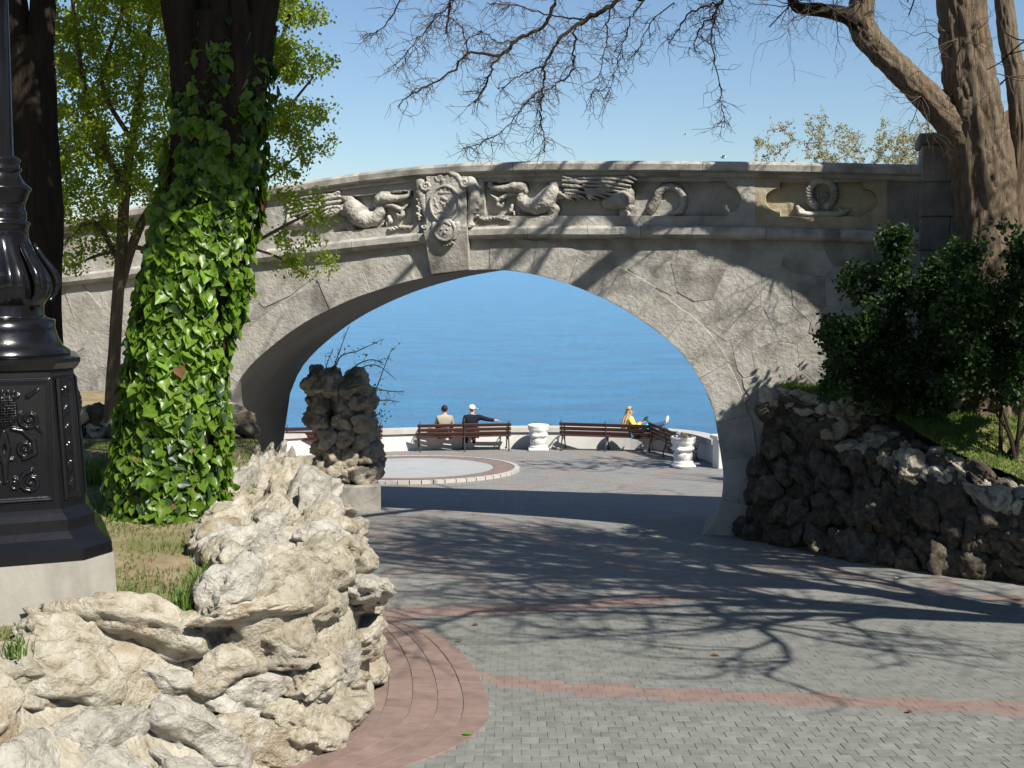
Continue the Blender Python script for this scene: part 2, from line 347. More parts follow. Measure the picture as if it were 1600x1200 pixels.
for i, (x, y) in enumerate(near):
    k = 'r' if any(b(x, y) for b in bands) else 'g'
    tz = rnd.uniform(-.0025, .0015); rx = sl(y) + rnd.gauss(0, .007); ry = rnd.gauss(0, .007)
    Mx = Matrix.Translation((x, y, zg1(y) + tz)) @ Matrix.Rotation(rx, 4, 'X') @ Matrix.Rotation(ry, 4, 'Y') @ Matrix.Rotation(rnd.gauss(0, .008), 4, 'Z')
    if i < 300: place('paver', PM[k], Mx, pavement)
    else:
        vv = pv * np.array([PW - JT, PD - JT, 1]); vv = vv @ np.array(Mx.to_3x3()).T + np.array(Mx.translation); o = len(bulk[k][0])
        bulk[k][0].extend(vv.tolist()); bulk[k][1].extend([[q + o for q in f] for f in proto.f])
for k, m in (('g', 'grey_paver'), ('r', 'red_paver')):
    obj('paving', bulk[k][0], np.array(bulk[k][1]), m, pavement, kind='stuff')
# curved red border: bricks laid in five rows along the rock wall
def resample(p, n):
    d = np.r_[0, np.cumsum(np.linalg.norm(np.diff(p, axis=0), axis=1))]; t = np.linspace(0, d[-1], n); return np.stack([np.interp(t, d, p[:, k]) for k in range(3)], 1)
RI, RO = resample(IN, 60), resample(OUT, 60)
NR = 5
for r in range(NR):
    a = RI + (RO - RI) * (r / NR); b = RI + (RO - RI) * ((r + 1) / NR)
    L = np.linalg.norm(np.diff((a + b) / 2, axis=0), axis=1).sum(); n = max(4, int(L / .27)); A, B = resample(a, 2 * n + 1), resample(b, 2 * n + 1)
    off = r % 2
    for i in range(off, 2 * n - 1, 2):
        q = [A[i], A[i + 1], A[i + 2], B[i + 2], B[i + 1], B[i]]; c = sum(q) / 6
        q = [c + (p - c) * (1 - .0035 / max(.05, np.linalg.norm(p - c))) for p in q]; dz = rnd.uniform(.001, .005)
        top = [np.array((p[0], p[1], zg1(p[1]) + dz)) for p in q]; mid = [p + (c - p) * .0 - np.array((0, 0, .006)) for p in top]
        top = [p + (np.array((c[0], c[1], p[2])) - p) * .03 for p in top]; bot = [p - np.array((0, 0, .04)) for p in mid]
        v = top + mid + bot; f = [(0, 1, 2, 3, 4, 5)] + [(k, (k + 1) % 6, 6 + (k + 1) % 6, 6 + k) for k in range(6)] + [(6 + k, 6 + (k + 1) % 6, 12 + (k + 1) % 6, 12 + k) for k in range(6)]
        obj('border_brick', v, f, 'red_paver', pavement)

# ------------------------------------------------------------------ rocks
_ico = {}
def ico(n):
    if n not in _ico:
        bm = bmesh.new(); bmesh.ops.create_icosphere(bm, subdivisions=n, radius=1); bm.verts.index_update()
        _ico[n] = (np.array([v.co for v in bm.verts]), np.array([[v.index for v in f.verts] for f in bm.faces])); bm.free()
    return _ico[n]
def rock_verts(c, size, seed, sub=4, cuts=12, rough=1.0, fr=None):
    r = np.random.RandomState(seed); v, f = ico(sub); p = v.copy()
    for _ in range(cuts):
        n = r.normal(size=3); n /= np.linalg.norm(n); d = r.uniform(.52, .85); k = np.maximum(0, p @ n - d); p = p - k[:, None] * n * .94
    o = r.uniform(-50, 50, 3)
    dsp = .30 * fbm(p * 1.1 + o, 2, seed) + rough * (.18 * fbm(p * 2.7 + o, 3, seed + 9) - .18 * np.maximum(0, vnoise(p * 4.2 + o, seed + 3) - .62) * 2.2 - .12 * np.maximum(0, vnoise(p * 8 + o, seed + 5) - .6) * 2.2 + .03 * fbm(p * 8 + o, 3, seed + 4) - .03 * np.abs(fbm(p * 5.3 + o, 2, seed + 6)) - .05 * np.maximum(0, vnoise(p * 16 + o, seed + 7) - .55) * 2)
    p = p + v * dsp[:, None]
    q = Matrix.Rotation(r.uniform(0, 6.28), 3, 'Z') @ Matrix.Rotation(r.normal(0, .45), 3, 'X') @ Matrix.Rotation(r.normal(0, .45), 3, 'Y')
    if fr is not None: q = Matrix([[fr[j][i] for j in range(3)] for i in range(3)]) @ Matrix.Rotation(r.normal(0, .28), 3, 'Y') @ Matrix.Rotation(r.normal(0, .2), 3, 'X') @ Matrix.Rotation(r.normal(0, .2), 3, 'Z')
    p = (p * np.asarray(size)) @ np.array(q).T
    return p + np.asarray(c), f
def rock(name, c, size, seed, mat, parent, sub=4, **k):
    v, f = rock_verts(c, size, seed, sub, **k); return obj(name, v, f, mat, parent, smooth=True)
def unit_(v): return v / (np.linalg.norm(v) + 1e-9)
class Patch:                                                # wall surface: base -> crest -> bed edge
    def __init__(s, base, crest, bed):
        s.g = [spline([np.array(p) for p in q], 12) for q in (base, crest, bed)]
        m = (s.g[0] + s.g[1]) / 2; s.d = np.r_[0, np.cumsum(np.linalg.norm(np.diff(m, axis=0), axis=1))]; s.L = s.d[-1]
    def at(s, a, t):                                        # a in metres along, t 0..1 face, 1..2 top
        g = [np.array([np.interp(a, s.d, q[:, k]) for k in range(3)]) for q in s.g]
        return g[0] + (g[1] - g[0]) * t if t <= 1 else g[1] + (g[2] - g[1]) * (t - 1)
    def frame(s, a, t):
        e = unit_(s.at(min(s.L, a + .1), t) - s.at(max(0, a - .1), t)); w = unit_(s.at(a, min(2, t + .1)) - s.at(a, max(0, t - .1))); return e, unit_(np.cross(e, w)), w
    def backing(s, inset, mat, parent, sink=.1):
        n = int(s.L / .06); rows = list(np.linspace(0, 2, 34)); v = []
        for i in range(n + 1):
            for t in rows: v.append(s.at(s.L * i / n, t))
        v = np.array(v).reshape(n + 1, len(rows), 3); nor = np.cross(np.gradient(v, axis=0), np.gradient(v, axis=1)); nor /= np.linalg.norm(nor, axis=2)[..., None] + 1e-9
        nor *= np.sign((nor * (np.array([0, -.3, .6]) + 0 * nor)).sum(2))[..., None] * inset
        v = v - np.abs(inset) * (nor / abs(inset)) + (nor / abs(inset)) * (fbm(v * 3.1, 4, 3) * .11 - .1 * np.maximum(0, vnoise(v * 6.5, 8) - .55))[..., None]
        v[:, 0, 2] -= sink; k = len(rows)
        f = np.array([(i * k + j, (i + 1) * k + j, (i + 1) * k + j + 1, i * k + j + 1) for i in range(n) for j in range(k - 1)])
        return obj('mortar_core', v.reshape(-1, 3), f, mat, parent, smooth=True)
# left wall
LB = [(-150, 1480), (150, 1335), (300, 1262), (430, 1194), (520, 1149), (556, 1105), (570, 1050), (564, 1000), (552, 950), (543, 905), (536, 870), (524, 845)]
LC = [(-260, 1150, .1), (-70, 1085, .12), (55, 1030, .15), (200, 978, .2), (380, 962, .2), (492, 912, .2), (528, 880, .2), (522, 838, .2), (508, 795, .15), (488, 758, .1), (462, 735, 0), (440, 716, -.1)]
LE = [(-260, 1090, .2), (-90, 1058, .22), (35, 1020, .22), (180, 962, .26), (325, 952, .28), (345, 912, .3), (338, 872, .33), (325, 842, .36), (345, 800, .36), (352, 765, .33), (362, 738, .3), (380, 716, .2)]
lp = Patch([G(*p) for p in LB], [Zp(*p) for p in LC], [Zp(*p) for p in LE])
lw = thing('rock_wall', lp.at(lp.L * .5, 0), 'sunlit pale limestone boulder wall curving round the ivy bed beside the red brick border', 'rock wall')
lp.backing(-.07, 'rock', lw)
seed = 100; rr = random.Random(4)
for t, sz, sp in ((.12, .31, .46), (.46, .33, .48), (.82, .35, .52), (1.12, .34, .52), (1.5, .31, .48), (1.82, .26, .44)):
    a = rr.uniform(0, .2)
    while a < lp.L:
        k = rr.uniform(.72, 1.35); c = lp.at(min(lp.L, a), min(2, max(0.05, t + rr.uniform(-.12, .12)))); seed += 1
        if t > 1 and np.linalg.norm(lp.at(a, 1) - lp.at(a, 2)) < .35 and t > 1.2: a += sp * k; continue
        if c[1] > 5.5:
            m = rr.choices(['rock', 'white_rock'], [.72, .28])[0]
            rock('stone', c, (sz * k * rr.uniform(.95, 1.35), sz * k * rr.uniform(.55, .8), sz * k * rr.uniform(.75, 1.05)), seed, m, lw, 5 if c[1] < 11 else 4, rough=1.0, cuts=10, fr=lp.frame(a, t))
        a += sp * k
for k in range(70):                                        # smaller stones wedged in the gaps
    seed += 1; a = rr.uniform(0, lp.L); t = rr.uniform(.05, 1.9); c = lp.at(a, t); z_ = rr.uniform(.10, .17)
    if 5.5 < c[1] < 15: rock('stone', c, (z_ * 1.15, z_ * .75, z_ * .95), seed, rr.choice(['rock', 'rock', 'white_rock']), lw, 4, rough=1.1, fr=lp.frame(a, t))
# right wall
RB = [(1150, 838), (1200, 849), (1300, 868), (1400, 886), (1500, 900), (1600, 911), (1720, 926), (1900, 955)]
RC = [(1205, 612, .45), (1240, 640, .2), (1300, 690, -.2), (1400, 728, -.35), (1500, 762, -.5), (1600, 795, -.62), (1720, 825, -.7), (1900, 860, -.75)]
RE = [(1240, 604, .55), (1300, 636, .3), (1380, 668, 0), (1440, 694, -.1), (1510, 722, -.25), (1610, 752, -.4), (1720, 785, -.5), (1900, 820, -.6)]
rp = Patch([G(*p) for p in RB], [Zp(*p) for p in RC], [Zp(*p) for p in RE])
rw = thing('rock_wall', rp.at(rp.L * .5, 0), 'stone wall coloured dark for shade below the lawn, right up against the bridge pier', 'rock wall')
rp.backing(.05, 'grey_shade_rock', rw)
for t, sz, sp in ((.1, .27, .40), (.34, .27, .40), (.58, .26, .38), (.82, .26, .38), (1.05, .23, .36), (1.4, .22, .36), (1.8, .2, .36)):
    a = rr.uniform(0, .2); sp *= .85
    while a < rp.L:
        k = rr.uniform(.5, 1.25); c = rp.at(a, min(2, max(0.05, t + rr.uniform(-.1, .1)))); seed += 1
        rock('stone', c, (sz * k * rr.uniform(.9, 1.3), sz * k * rr.uniform(.5, .85), sz * k * rr.uniform(.8, 1.2)), seed, 'rock' if t > 1 and rr.random() < .7 else 'grey_shade_rock', rw, 4, rough=1.7, cuts=10, fr=rp.frame(a, t))  # face stones hold shade in their colour, most top stones are lighter
        a += sp * k
# low stone edging behind the lawn edge
ew = thing('stone_edging', Zp(1400, 660, .2), 'low heap of lit rubble stones edging the lawn below the dark bush', 'stone edging')
line = spline([np.array(Zp(*p)) for p in ((1285, 672, .0), (1350, 655, .12), (1420, 640, .25), (1475, 628, .38), (1500, 640, .3))], 10); line = resample(line, 30)
for i, c in enumerate(line):
    for h in (0, .24):
        if h and rr.random() < .35: continue
        seed += 1; k = rr.uniform(.7, 1.3)
        rock('stone', c + np.array((rr.uniform(-.08, .08), rr.uniform(-.1, .1), h + rr.uniform(-.05, .05))), (.17 * k, .15 * k, .14 * k), seed, rr.choice(['rock', 'rock', 'grey_shade_rock']), ew, 3)

# ------------------------------------------------------------------ planting beds
E = [np.array(Zp(*p)) for p in LE]; Cc = [np.array(Zp(*p)) for p in LC]
def bed_z(x, y): return .27 + .10 * np.clip((y - 8) / 4, 0, 1) - .22 * np.clip((y - 14) / 5, 0, 1) + .05 * fbm(np.stack([x * .9, y * .9, 0 * x], -1), 3, 4)
ed = spline([np.array((E[0][0], -6, .2))] + [E[i] * .75 + Cc[i] * .25 for i in range(len(E))] + [np.array((-5.0, 22.2, .05))], 10)
tcol = np.linspace(0, 1, 60) ** 1.8; rows = []
for p in ed:
    x = p[0] + (-26 - p[0]) * tcol; y = p[1] + 0 * x; rows.append(np.stack([x, y, bed_z(x, y)], -1))
rows = np.array(rows); nk = rows.shape[1]
Fb = np.array([(i * nk + j, i * nk + j + 1, (i + 1) * nk + j + 1, (i + 1) * nk + j) for i in range(len(rows) - 1) for j in range(nk - 1)])
obj('planting_bed', rows.reshape(-1, 3), Fb, 'soil', at=(0, 0, 0), kind='structure', smooth=True)['label'] = 'dry sandy bed with sparse grass behind the pale rock wall'
RE_ = [np.array(Zp(*p)) for p in RE]; RC_ = [np.array(Zp(*p)) for p in RC]
def lawn_z(x, y): return np.interp(y, [0, 13.5, 15.9, 16.8, 17.6, 19.5, 21], [-.7, -.6, -.42, -.12, .2, .5, .55]) + .03 * fbm(np.stack([x, y, 0 * x], -1), 3, 9)
ed2 = spline([np.array((4.3, 20.8, .5))] + [RE_[i] * .7 + RC_[i] * .3 for i in range(len(RE_))] + [np.array((RE_[-1][0] + 2.5, 4., -.7)), np.array((RE_[-1][0] + 4, -6., -.7))], 10)
rows = []
for p in ed2:
    x = p[0] + (32 - p[0]) * tcol; y = p[1] + 0 * x; rows.append(np.stack([x, y, lawn_z(x, y)], -1))
rows = np.array(rows); Fb = np.array([(i * nk + j, i * nk + j + 1, (i + 1) * nk + j + 1, (i + 1) * nk + j) for i in range(len(rows) - 1) for j in range(nk - 1)])
obj('lawn', rows.reshape(-1, 3), Fb, 'lawn_soil', at=(0, 0, 0), kind='structure', smooth=True)['label'] = 'sloping lawn strip above the dark rock wall'
# ------------------------------------------------------------------ the bridge
bridge = thing('stone_bridge', BO, 'grey limestone footbridge with a wide arch, carved dragons and a coat of arms', 'bridge')
pl = lambda pts: (np.array([p[0] for p in pts], float), np.array([p[1] for p in pts], float))
TOPx, TOPy = pl([(-400, 425), (-50, 372), (90, 346), (200, 326), (330, 306), (470, 285), (560, 271), (660, 260), (740, 255), (850, 252), (1000, 252), (1150, 253), (1300, 255), (1430, 258), (1800, 268)])
LTx, LTy = pl([(-400, 500), (-50, 450), (88, 431), (175, 421), (440, 387), (560, 373), (668, 362), (735, 355), (800, 353), (1100, 353), (1250, 356), (1400, 361), (1800, 378)])
def curve_u(xs_, ys_):
    u, z = F(xs_, ys_); return lambda q: np.interp(q, u, z)
top_z = curve_u(TOPx, TOPy); led_z = curve_u(LTx, LTy); LEDH = .205; COPH = .165; MOUH = .075
U = lambda px, py=350: float(F(px, py)[0])
OPEN = [(352, 830), (346, 760), (345, 700), (352, 650), (362, 618), (380, 585), (420, 545), (480, 502), (560, 464), (640, 439), (700, 427), (750, 421), (805, 424), (860, 435), (910, 452), (960, 475), (1010, 506), (1060, 546), (1092, 590), (1113, 635), (1125, 685), (1130, 740), (1126, 785), (1112, 820), (1080, 850)]
ou, oz = F(*pl(OPEN)); arch = spline(np.stack([ou, oz, 0 * ou], 1), 8)[:, :2]
# mass of the bridge behind the facing stones
W = 2.6; u0, u1 = U(-420), U(1900)
us = np.linspace(u0, u1, 60)
aL, aR = arch[:, 0].min(), arch[:, 0].max()
def arch_top(u):
    z = [p[1] + (q[1] - p[1]) * (u - p[0]) / (q[0] - p[0]) for p, q in zip(arch[:-1], arch[1:]) if abs(q[0] - p[0]) > 1e-6 and min(p[0], q[0]) <= u <= max(p[0], q[0])]
    return max(z) if z else -4.2
cols_ = sorted(set(list(np.linspace(u0, aL - .001, 12)) + list(np.linspace(aL + .002, aR - .002, 60)) + list(np.linspace(aR + .001, u1, 12))))
v = []; f = []
for u in cols_:
    lo_ = arch_top(u) if aL < u < aR else -4.2; hi_ = float(led_z(u)) - .03
    v += [FW(u, lo_, -.009), FW(u, hi_, -.009), FW(u, hi_, -W), FW(u, lo_, -W)]
for i in range(len(cols_) - 1): f += [(4 * i, 4 * i + 4, 4 * i + 5, 4 * i + 1), (4 * i + 1, 4 * i + 5, 4 * i + 6, 4 * i + 2), (4 * i + 3, 4 * i + 2, 4 * i + 6, 4 * i + 7)]
obj('spandrel_core', v, f, 'limestone', bridge)
v = []; f = []
lin = [(arch[0][0], -4.2)] + [tuple(p) for p in arch] + [(arch[-1][0] - .25, -4.2)]
for p in lin: v += [FW(p[0], p[1], -.055), FW(p[0], p[1], -W)]
for i in range(len(lin) - 1): f.append((2 * i, 2 * i + 1, 2 * i + 3, 2 * i + 2))
obj('vault', v, f, 'plaster', bridge)
for off, nm in ((-W + .32, 'rear_parapet'),):
    v = []; f = []
    for u in us:
        for o, zz in ((off, led_z(u) - .05), (off, top_z(u)), (off - .34, top_z(u)), (off - .34, led_z(u) - .05)): v.append(FW(u, zz, o))
    for i in range(len(us) - 1): f += [(i * 4 + k, i * 4 + (k + 1) % 4, i * 4 + 4 + (k + 1) % 4, i * 4 + 4 + k) for k in range(4)]
    obj(nm, v, f, 'limestone', bridge)
def prism(name, poly2, mat, z0=-.05, z1=0.0, bev=.006, gap=.0025, wob=.004):
    p = np.array(poly2, float); c = p.mean(0); n = len(p); d = p - c; l = np.linalg.norm(d, axis=1)[:, None]
    p1 = c + d * (1 - gap / l); p2 = c + d * (1 - (gap + bev) / l); w = rr.uniform(-wob, wob); tilt = np.array([rr.uniform(-.012, .012), rr.uniform(-.012, .012)])
    h = z1 + w + (p2 - c) @ tilt
    v = np.vstack([FW(p2[:, 0], p2[:, 1], h), FW(p1[:, 0], p1[:, 1], z1 - bev + w), FW(p1[:, 0], p1[:, 1], z0)])
    f = [tuple(range(n))] + [(k, (k + 1) % n, n + (k + 1) % n, n + k) for k in range(n)] + [(n + k, n + (k + 1) % n, 2 * n + (k + 1) % n, 2 * n + k) for k in range(n)]
    return obj(name, v, f, mat, bridge)
# arch ring
tan = np.gradient(arch, axis=0); nor = np.stack([-tan[:, 1], tan[:, 0]], 1); nor /= np.linalg.norm(nor, axis=1)[:, None]
dl = np.r_[0, np.cumsum(np.linalg.norm(np.diff(arch, axis=0), axis=1))]
def ring(s):
    q = np.array([np.interp(s, dl, arch[:, 0]), np.interp(s, dl, arch[:, 1])]); nn = np.array([np.interp(s, dl, nor[:, 0]), np.interp(s, dl, nor[:, 1])]); return q, nn / np.linalg.norm(nn)
def ring_out(s, th=.62):
    q, nn = ring(s); o = q + nn * th; lim = float(led_z(o[0])) - LEDH + .02
    if o[1] > lim: o = q + nn * max(.05, (lim - q[1]) / max(.2, nn[1])) if nn[1] > .2 else o
    o[1] = min(o[1], lim); return o
s_ = .0; kL, kR = U(672), U(735); ring_pts = []
brk = [0]
while brk[-1] < dl[-1]: brk.append(brk[-1] + rr.uniform(.5, .85))
brk[-1] = dl[-1]
for a_, b_ in zip(brk[:-1], brk[1:]):
    ss = np.linspace(a_, b_, 5); inn = [ring(s)[0] for s in ss]; mid = inn[2]
    th = rr.uniform(.5, .58)
    out = [ring_out(s, th) for s in ss]
    if kL < mid[0] < kR and mid[1] > 2: continue
    prism('voussoir', [tuple(p) for p in inn] + [tuple(p) for p in out[::-1]], 'limestone', -.06, .008, wob=.006)
ringO = np.array([ring_out(s, .5) for s in np.linspace(0, dl[-1], 200)]); ringN = np.array([ring(s)[1] for s in np.linspace(0, dl[-1], 200)])
# polygonal facing stones
def clip(poly, o, n):
    out = []
    for i in range(len(poly)):
        p, q = poly[i], poly[(i + 1) % len(poly)]; a_ = (p - o) @ n; b_ = (q - o) @ n
        if a_ >= 0: out.append(p)
        if a_ * b_ < 0: out.append(p + (q - p) * (a_ / (a_ - b_)))
    return out
seeds = []
uL, uR = U(-120), U(1470)
for i, u in enumerate(np.arange(uL, uR, .66)):
    for j, z in enumerate(np.arange(-2.1, 2.9, .6)): seeds.append((u + rr.uniform(-.25, .25) + (.33 if j % 2 else 0), z + rr.uniform(-.22, .22)))
seeds = np.array(seeds); archpoly = [tuple(p) for p in arch] + [(arch[-1][0], -4), (arch[0][0], -4)]
for i, sdd in enumerate(seeds):
    lim = float(led_z(sdd[0])) - LEDH
    if sdd[1] > lim - .08 or inpoly(sdd[0], sdd[1], archpoly): continue
    d = np.linalg.norm(ringO - sdd, axis=1); k = int(d.argmin())
    if (sdd - ringO[k]) @ ringN[k] < -.02: continue
    poly2 = [sdd + np.array(p) for p in ((-1, -1), (1, -1), (1, 1), (-1, 1))]
    for j in np.linalg.norm(seeds - sdd, axis=1).argsort()[1:16]:
        m = (sdd + seeds[j]) / 2; poly2 = clip(poly2, m, (sdd - seeds[j]) / np.linalg.norm(sdd - seeds[j]))
    for kk in (k, max(0, k - 8), min(199, k + 8)):
        poly2 = clip(poly2, ringO[kk], ringN[kk]) if len(poly2) > 2 else poly2
    for du in (-.3, .3):
        if len(poly2) > 2:
            e = .05; n2 = np.array([float(led_z(sdd[0] + du + e) - led_z(sdd[0] + du - e)) / (2 * e), -1.0]); n2 /= np.linalg.norm(n2); poly2 = clip(poly2, np.array([sdd[0] + du, float(led_z(sdd[0] + du)) - LEDH + .01]), n2)
    if len(poly2) < 3: continue
    q = np.array(poly2); ar = .5 * abs(np.dot(q[:, 0], np.roll(q[:, 1], 1)) - np.dot(q[:, 1], np.roll(q[:, 0], 1)))
    if ar < .02: continue
    keep = [q[m] for m in range(len(q)) if np.linalg.norm(q[m] - q[m - 1]) > .03]
    if len(keep) >= 3: prism('facing_stone', keep, 'limestone', -.05, 0, .006, .002, .005)
# string course and coping in blocks
def sweep(name, ua, ub, sect, zf, mat, n=4, gap=.004):
    v = []; f = []; k = len(sect)
    for u in np.linspace(ua + gap, ub - gap, n):
        zz = float(zf(u))
        for (o, dz) in sect: v.append(FW(u, zz + dz + rr.uniform(-.003, .003), o + rr.uniform(-.003, .003)))
    for i in range(n - 1): f += [(i * k + j, (i + 1) * k + j, (i + 1) * k + (j + 1) % k, i * k + (j + 1) % k) for j in range(k)]
    f += [tuple(range(k - 1, -1, -1)), tuple((n - 1) * k + j for j in range(k))]
    return obj(name, v, f, mat, bridge)
LS = [(-.3, -LEDH), (.03, -LEDH), (.10, -LEDH + .03), (.125, -LEDH + .07), (.125, -.045), (.10, -.012), (.05, 0), (-.3, 0)]
u = U(-300)
while u < U(1560):
    w = rr.uniform(.75, 1.25); a_, b_ = u, u + w
    if not (b_ < kL or a_ > kR): b_ = kL if a_ < kL else b_
    if a_ >= kL - .001 and a_ < kR: a_ = kR; b_ = kR + w
    sweep('string_course_block', a_, b_, LS, led_z, 'coping_stone'); u = b_
CS = [(-.38, -COPH), (.10, -COPH), (.155, -COPH + .025), (.165, -.05), (.14, -.012), (.05, .004), (-.38, .004)]
MS = [(-.3, -COPH - MOUH), (.055, -COPH - MOUH), (.085, -COPH - MOUH + .03), (.085, -COPH - .012), (.1, -COPH - .001), (-.3, -COPH - .001)]
u = U(-300)
while u < U(1560):
    w = rr.uniform(1.1, 1.7); sweep('coping_block', u, min(u + w, U(1560)), CS, top_z, 'coping_stone', 6); u += w
u = U(-300)
while u < U(1560):
    w = rr.uniform(1.4, 1.9); sweep('moulding', u, min(u + w, U(1560)), MS, top_z, 'limestone', 6, .002); u += w
# frieze: height field with sunk panels
def Am(x, y): return 740 + x / 8, 260 + y / 8
def Bm(x, y): return 900 + x / 8, 260 + y / 8
def chain(pts, f=None): return [((f(*p[:2]) if f else p[:2]) + (p[2] / (8 if f else 1),)) for p in pts]
PXM = .0103
def caps(X, Y, chains, flat=.85, lift=.0):
    H = np.zeros_like(X)
    for c in chains:
        if len(c) == 1: c = c + c
        for (x0, y0, r0), (x1, y1, r1) in zip(c[:-1], c[1:]):
            dx, dy = x1 - x0, y1 - y0; t = np.clip(((X - x0) * dx + (Y - y0) * dy) / (dx * dx + dy * dy + 1e-9), 0, 1)
            r = r0 + (r1 - r0) * t; q = 1 - ((X - x0 - t * dx) ** 2 + (Y - y0 - t * dy) ** 2) / (r * r)
            H = np.maximum(H, np.where(q > 0, lift + r * PXM * flat * np.sqrt(np.maximum(q, 0)), 0))
    return H
dragon = [chain(c, Am) for c in (
    [(585, 320, 62), (600, 420, 78), (670, 490, 92), (790, 500, 115), (900, 430, 135), (980, 330, 120), (1080, 340, 80)],
    [(1010, 520, 75), (980, 600, 62), (950, 670, 48)], [(868, 690, 30)], [(925, 697, 30)], [(985, 692, 30)], [(1040, 360, 66)],
        [(1000, 240, 80), (1080, 190, 66), (1180, 130, 34)])] + [chain(c, Bm) for c in (
    [(400, 450, 85), (480, 440, 105), (600, 400, 125), (640, 330, 90)], [(640, 500, 66)], [(600, 580, 70), (570, 660, 52)], [(505, 700, 24)], [(555, 706, 24)], [(605, 704, 26)],
    [(930, 530, 62), (985, 440, 58), (1020, 340, 58), (1090, 265, 52), (1190, 245, 48), (1290, 290, 48), (1335, 380, 48), (1345, 470, 46), (1300, 560, 46), (1200, 590, 36)])]
wing = [chain(c, Bm) for c in ([(-60, 95, 20), (400, 100, 26), (690, 130, 30), (765, 170, 14)], [(-60, 145, 20), (400, 150, 26), (640, 180, 26), (720, 205, 12)], [(40, 195, 18), (400, 200, 25), (600, 235, 25), (690, 245, 12)],
    [(100, 240, 16), (400, 250, 24), (640, 285, 12)], [(120, 285, 16), (400, 295, 24), (590, 322, 12)], [(130, 310, 14), (360, 335, 22), (530, 368, 12)], [(150, 335, 14), (280, 360, 20), (385, 388, 10)], [(150, 360, 12), (220, 385, 18), (290, 412, 9)], [(140, 370, 12), (180, 400, 16), (225, 425, 9)],
    [(-150, 180, 24), (0, 190, 30), (110, 215, 14)], [(-150, 240, 24), (0, 250, 28), (130, 275, 14)], [(-130, 300, 22), (0, 310, 26), (140, 335, 14)], [(-120, 340, 20), (0, 355, 24), (120, 400, 10)], [(-110, 370, 18), (0, 385, 18), (60, 415, 8)], [(-150, 130, 30), (-60, 160, 26)], [(-190, 340, 22), (-90, 400, 18), (-20, 425, 8)])]
head = [chain(c, Am) for c in (
    [(195, 235, 26), (240, 262, 36), (330, 272, 42), (430, 270, 54), (520, 255, 72), (590, 262, 66)], [(205, 205, 26), (232, 178, 13)], [(300, 290, 16), (420, 305, 18), (500, 300, 16)],
    [(310, 188, 24), (420, 172, 30), (512, 138, 16)], [(480, 200, 38), (570, 195, 40), (630, 240, 42), (652, 310, 30), (640, 352, 16)], [(610, 290, 18), (620, 340, 14)], [(560, 300, 16), (600, 345, 10)],
    [(510, 340, 30), (440, 345, 30), (370, 385, 30), (310, 420, 30), (260, 388, 20), (215, 352, 10)], [(300, 440, 26), (298, 485, 26), (345, 497, 24), (368, 460, 15)], [(330, 240, 15)],
    [(480, 490, 22), (460, 550, 28)], [(502, 565, 15), (505, 602, 13)], [(560, 570, 9), (600, 615, 6)])]
def panel_edges(x): return np.interp(x, TOPx, TOPy) + 23, np.interp(x, LTx, LTy) + 1
px_ = np.arange(452, 1437, 1.0); nv = 96
yt, yb = panel_edges(px_); XX = np.repeat(px_[:, None], nv, 1); YY = yt[:, None] + (yb - yt)[:, None] * np.linspace(0, 1, nv)[None]
lm = XX < 700; Xm = np.where(lm, 700 + (700 - XX) / .93, XX); Ym = np.where(lm, YY - 8 - (700 - XX) * .1, YY)
def box_sdf(X, Y, x0, x1, y0, y1): return (X > x0) & (X < x1) & (Y > y0) & (Y < y1)
sunk = box_sdf(Xm, Ym, 757, 1137, 284, 337) | (((Xm - 1136) / 22) ** 2 + ((Ym - 312) / 20) ** 2 < 1)
sunk |= ~lm & (box_sdf(XX, YY, 1219, 1348, 285, 338) | (((XX - 1220) / 24) ** 2 + ((YY - 312) / 18) ** 2 < 1) | (((XX - 1347) / 24) ** 2 + ((YY - 314) / 19) ** 2 < 1))
base = np.where(sunk, -.085, .03) + .006 * fbm(np.stack([XX * .15, YY * .15, 0 * XX], -1), 3, 2)
u_, z_ = F(XX, YY); Wd = FW(u_, z_, base)
FQ = np.array([(i * nv + j, (i + 1) * nv + j, (i + 1) * nv + j + 1, i * nv + j + 1) for i in range(len(px_) - 1) for j in range(nv - 1)])
def cutgrid(mask, ch):
    k = mask.reshape(-1)[ch]; return ch[k.any(1)]
def sub(name, verts, faces, mat, parent=None, smooth=True):
    idx = np.unique(faces); mp_ = np.zeros(len(verts), int); mp_[idx] = np.arange(len(idx)); return obj(name, verts[idx], mp_[faces], mat, parent or bridge, smooth)
ochre = ~lm & (XX > 1183) & (XX < 1385)
for lo, hi, m in ((452, 660, 'limestone'), (660, 735, 'limestone'), (735, 960, 'limestone'), (960, 1180, 'limestone'), (1180, 1386, 'ochre_stone'), (1386, 1440, 'dark_stone_and_shadow')):  # end panel is coloured dark as the pier's cast shadow
    k = (XX >= lo - .5) & (XX <= hi + .5); fs = FQ[k.reshape(-1)[FQ].all(1)]; sub('frieze_panel', Wd.reshape(-1, 3), fs, m, smooth=False)
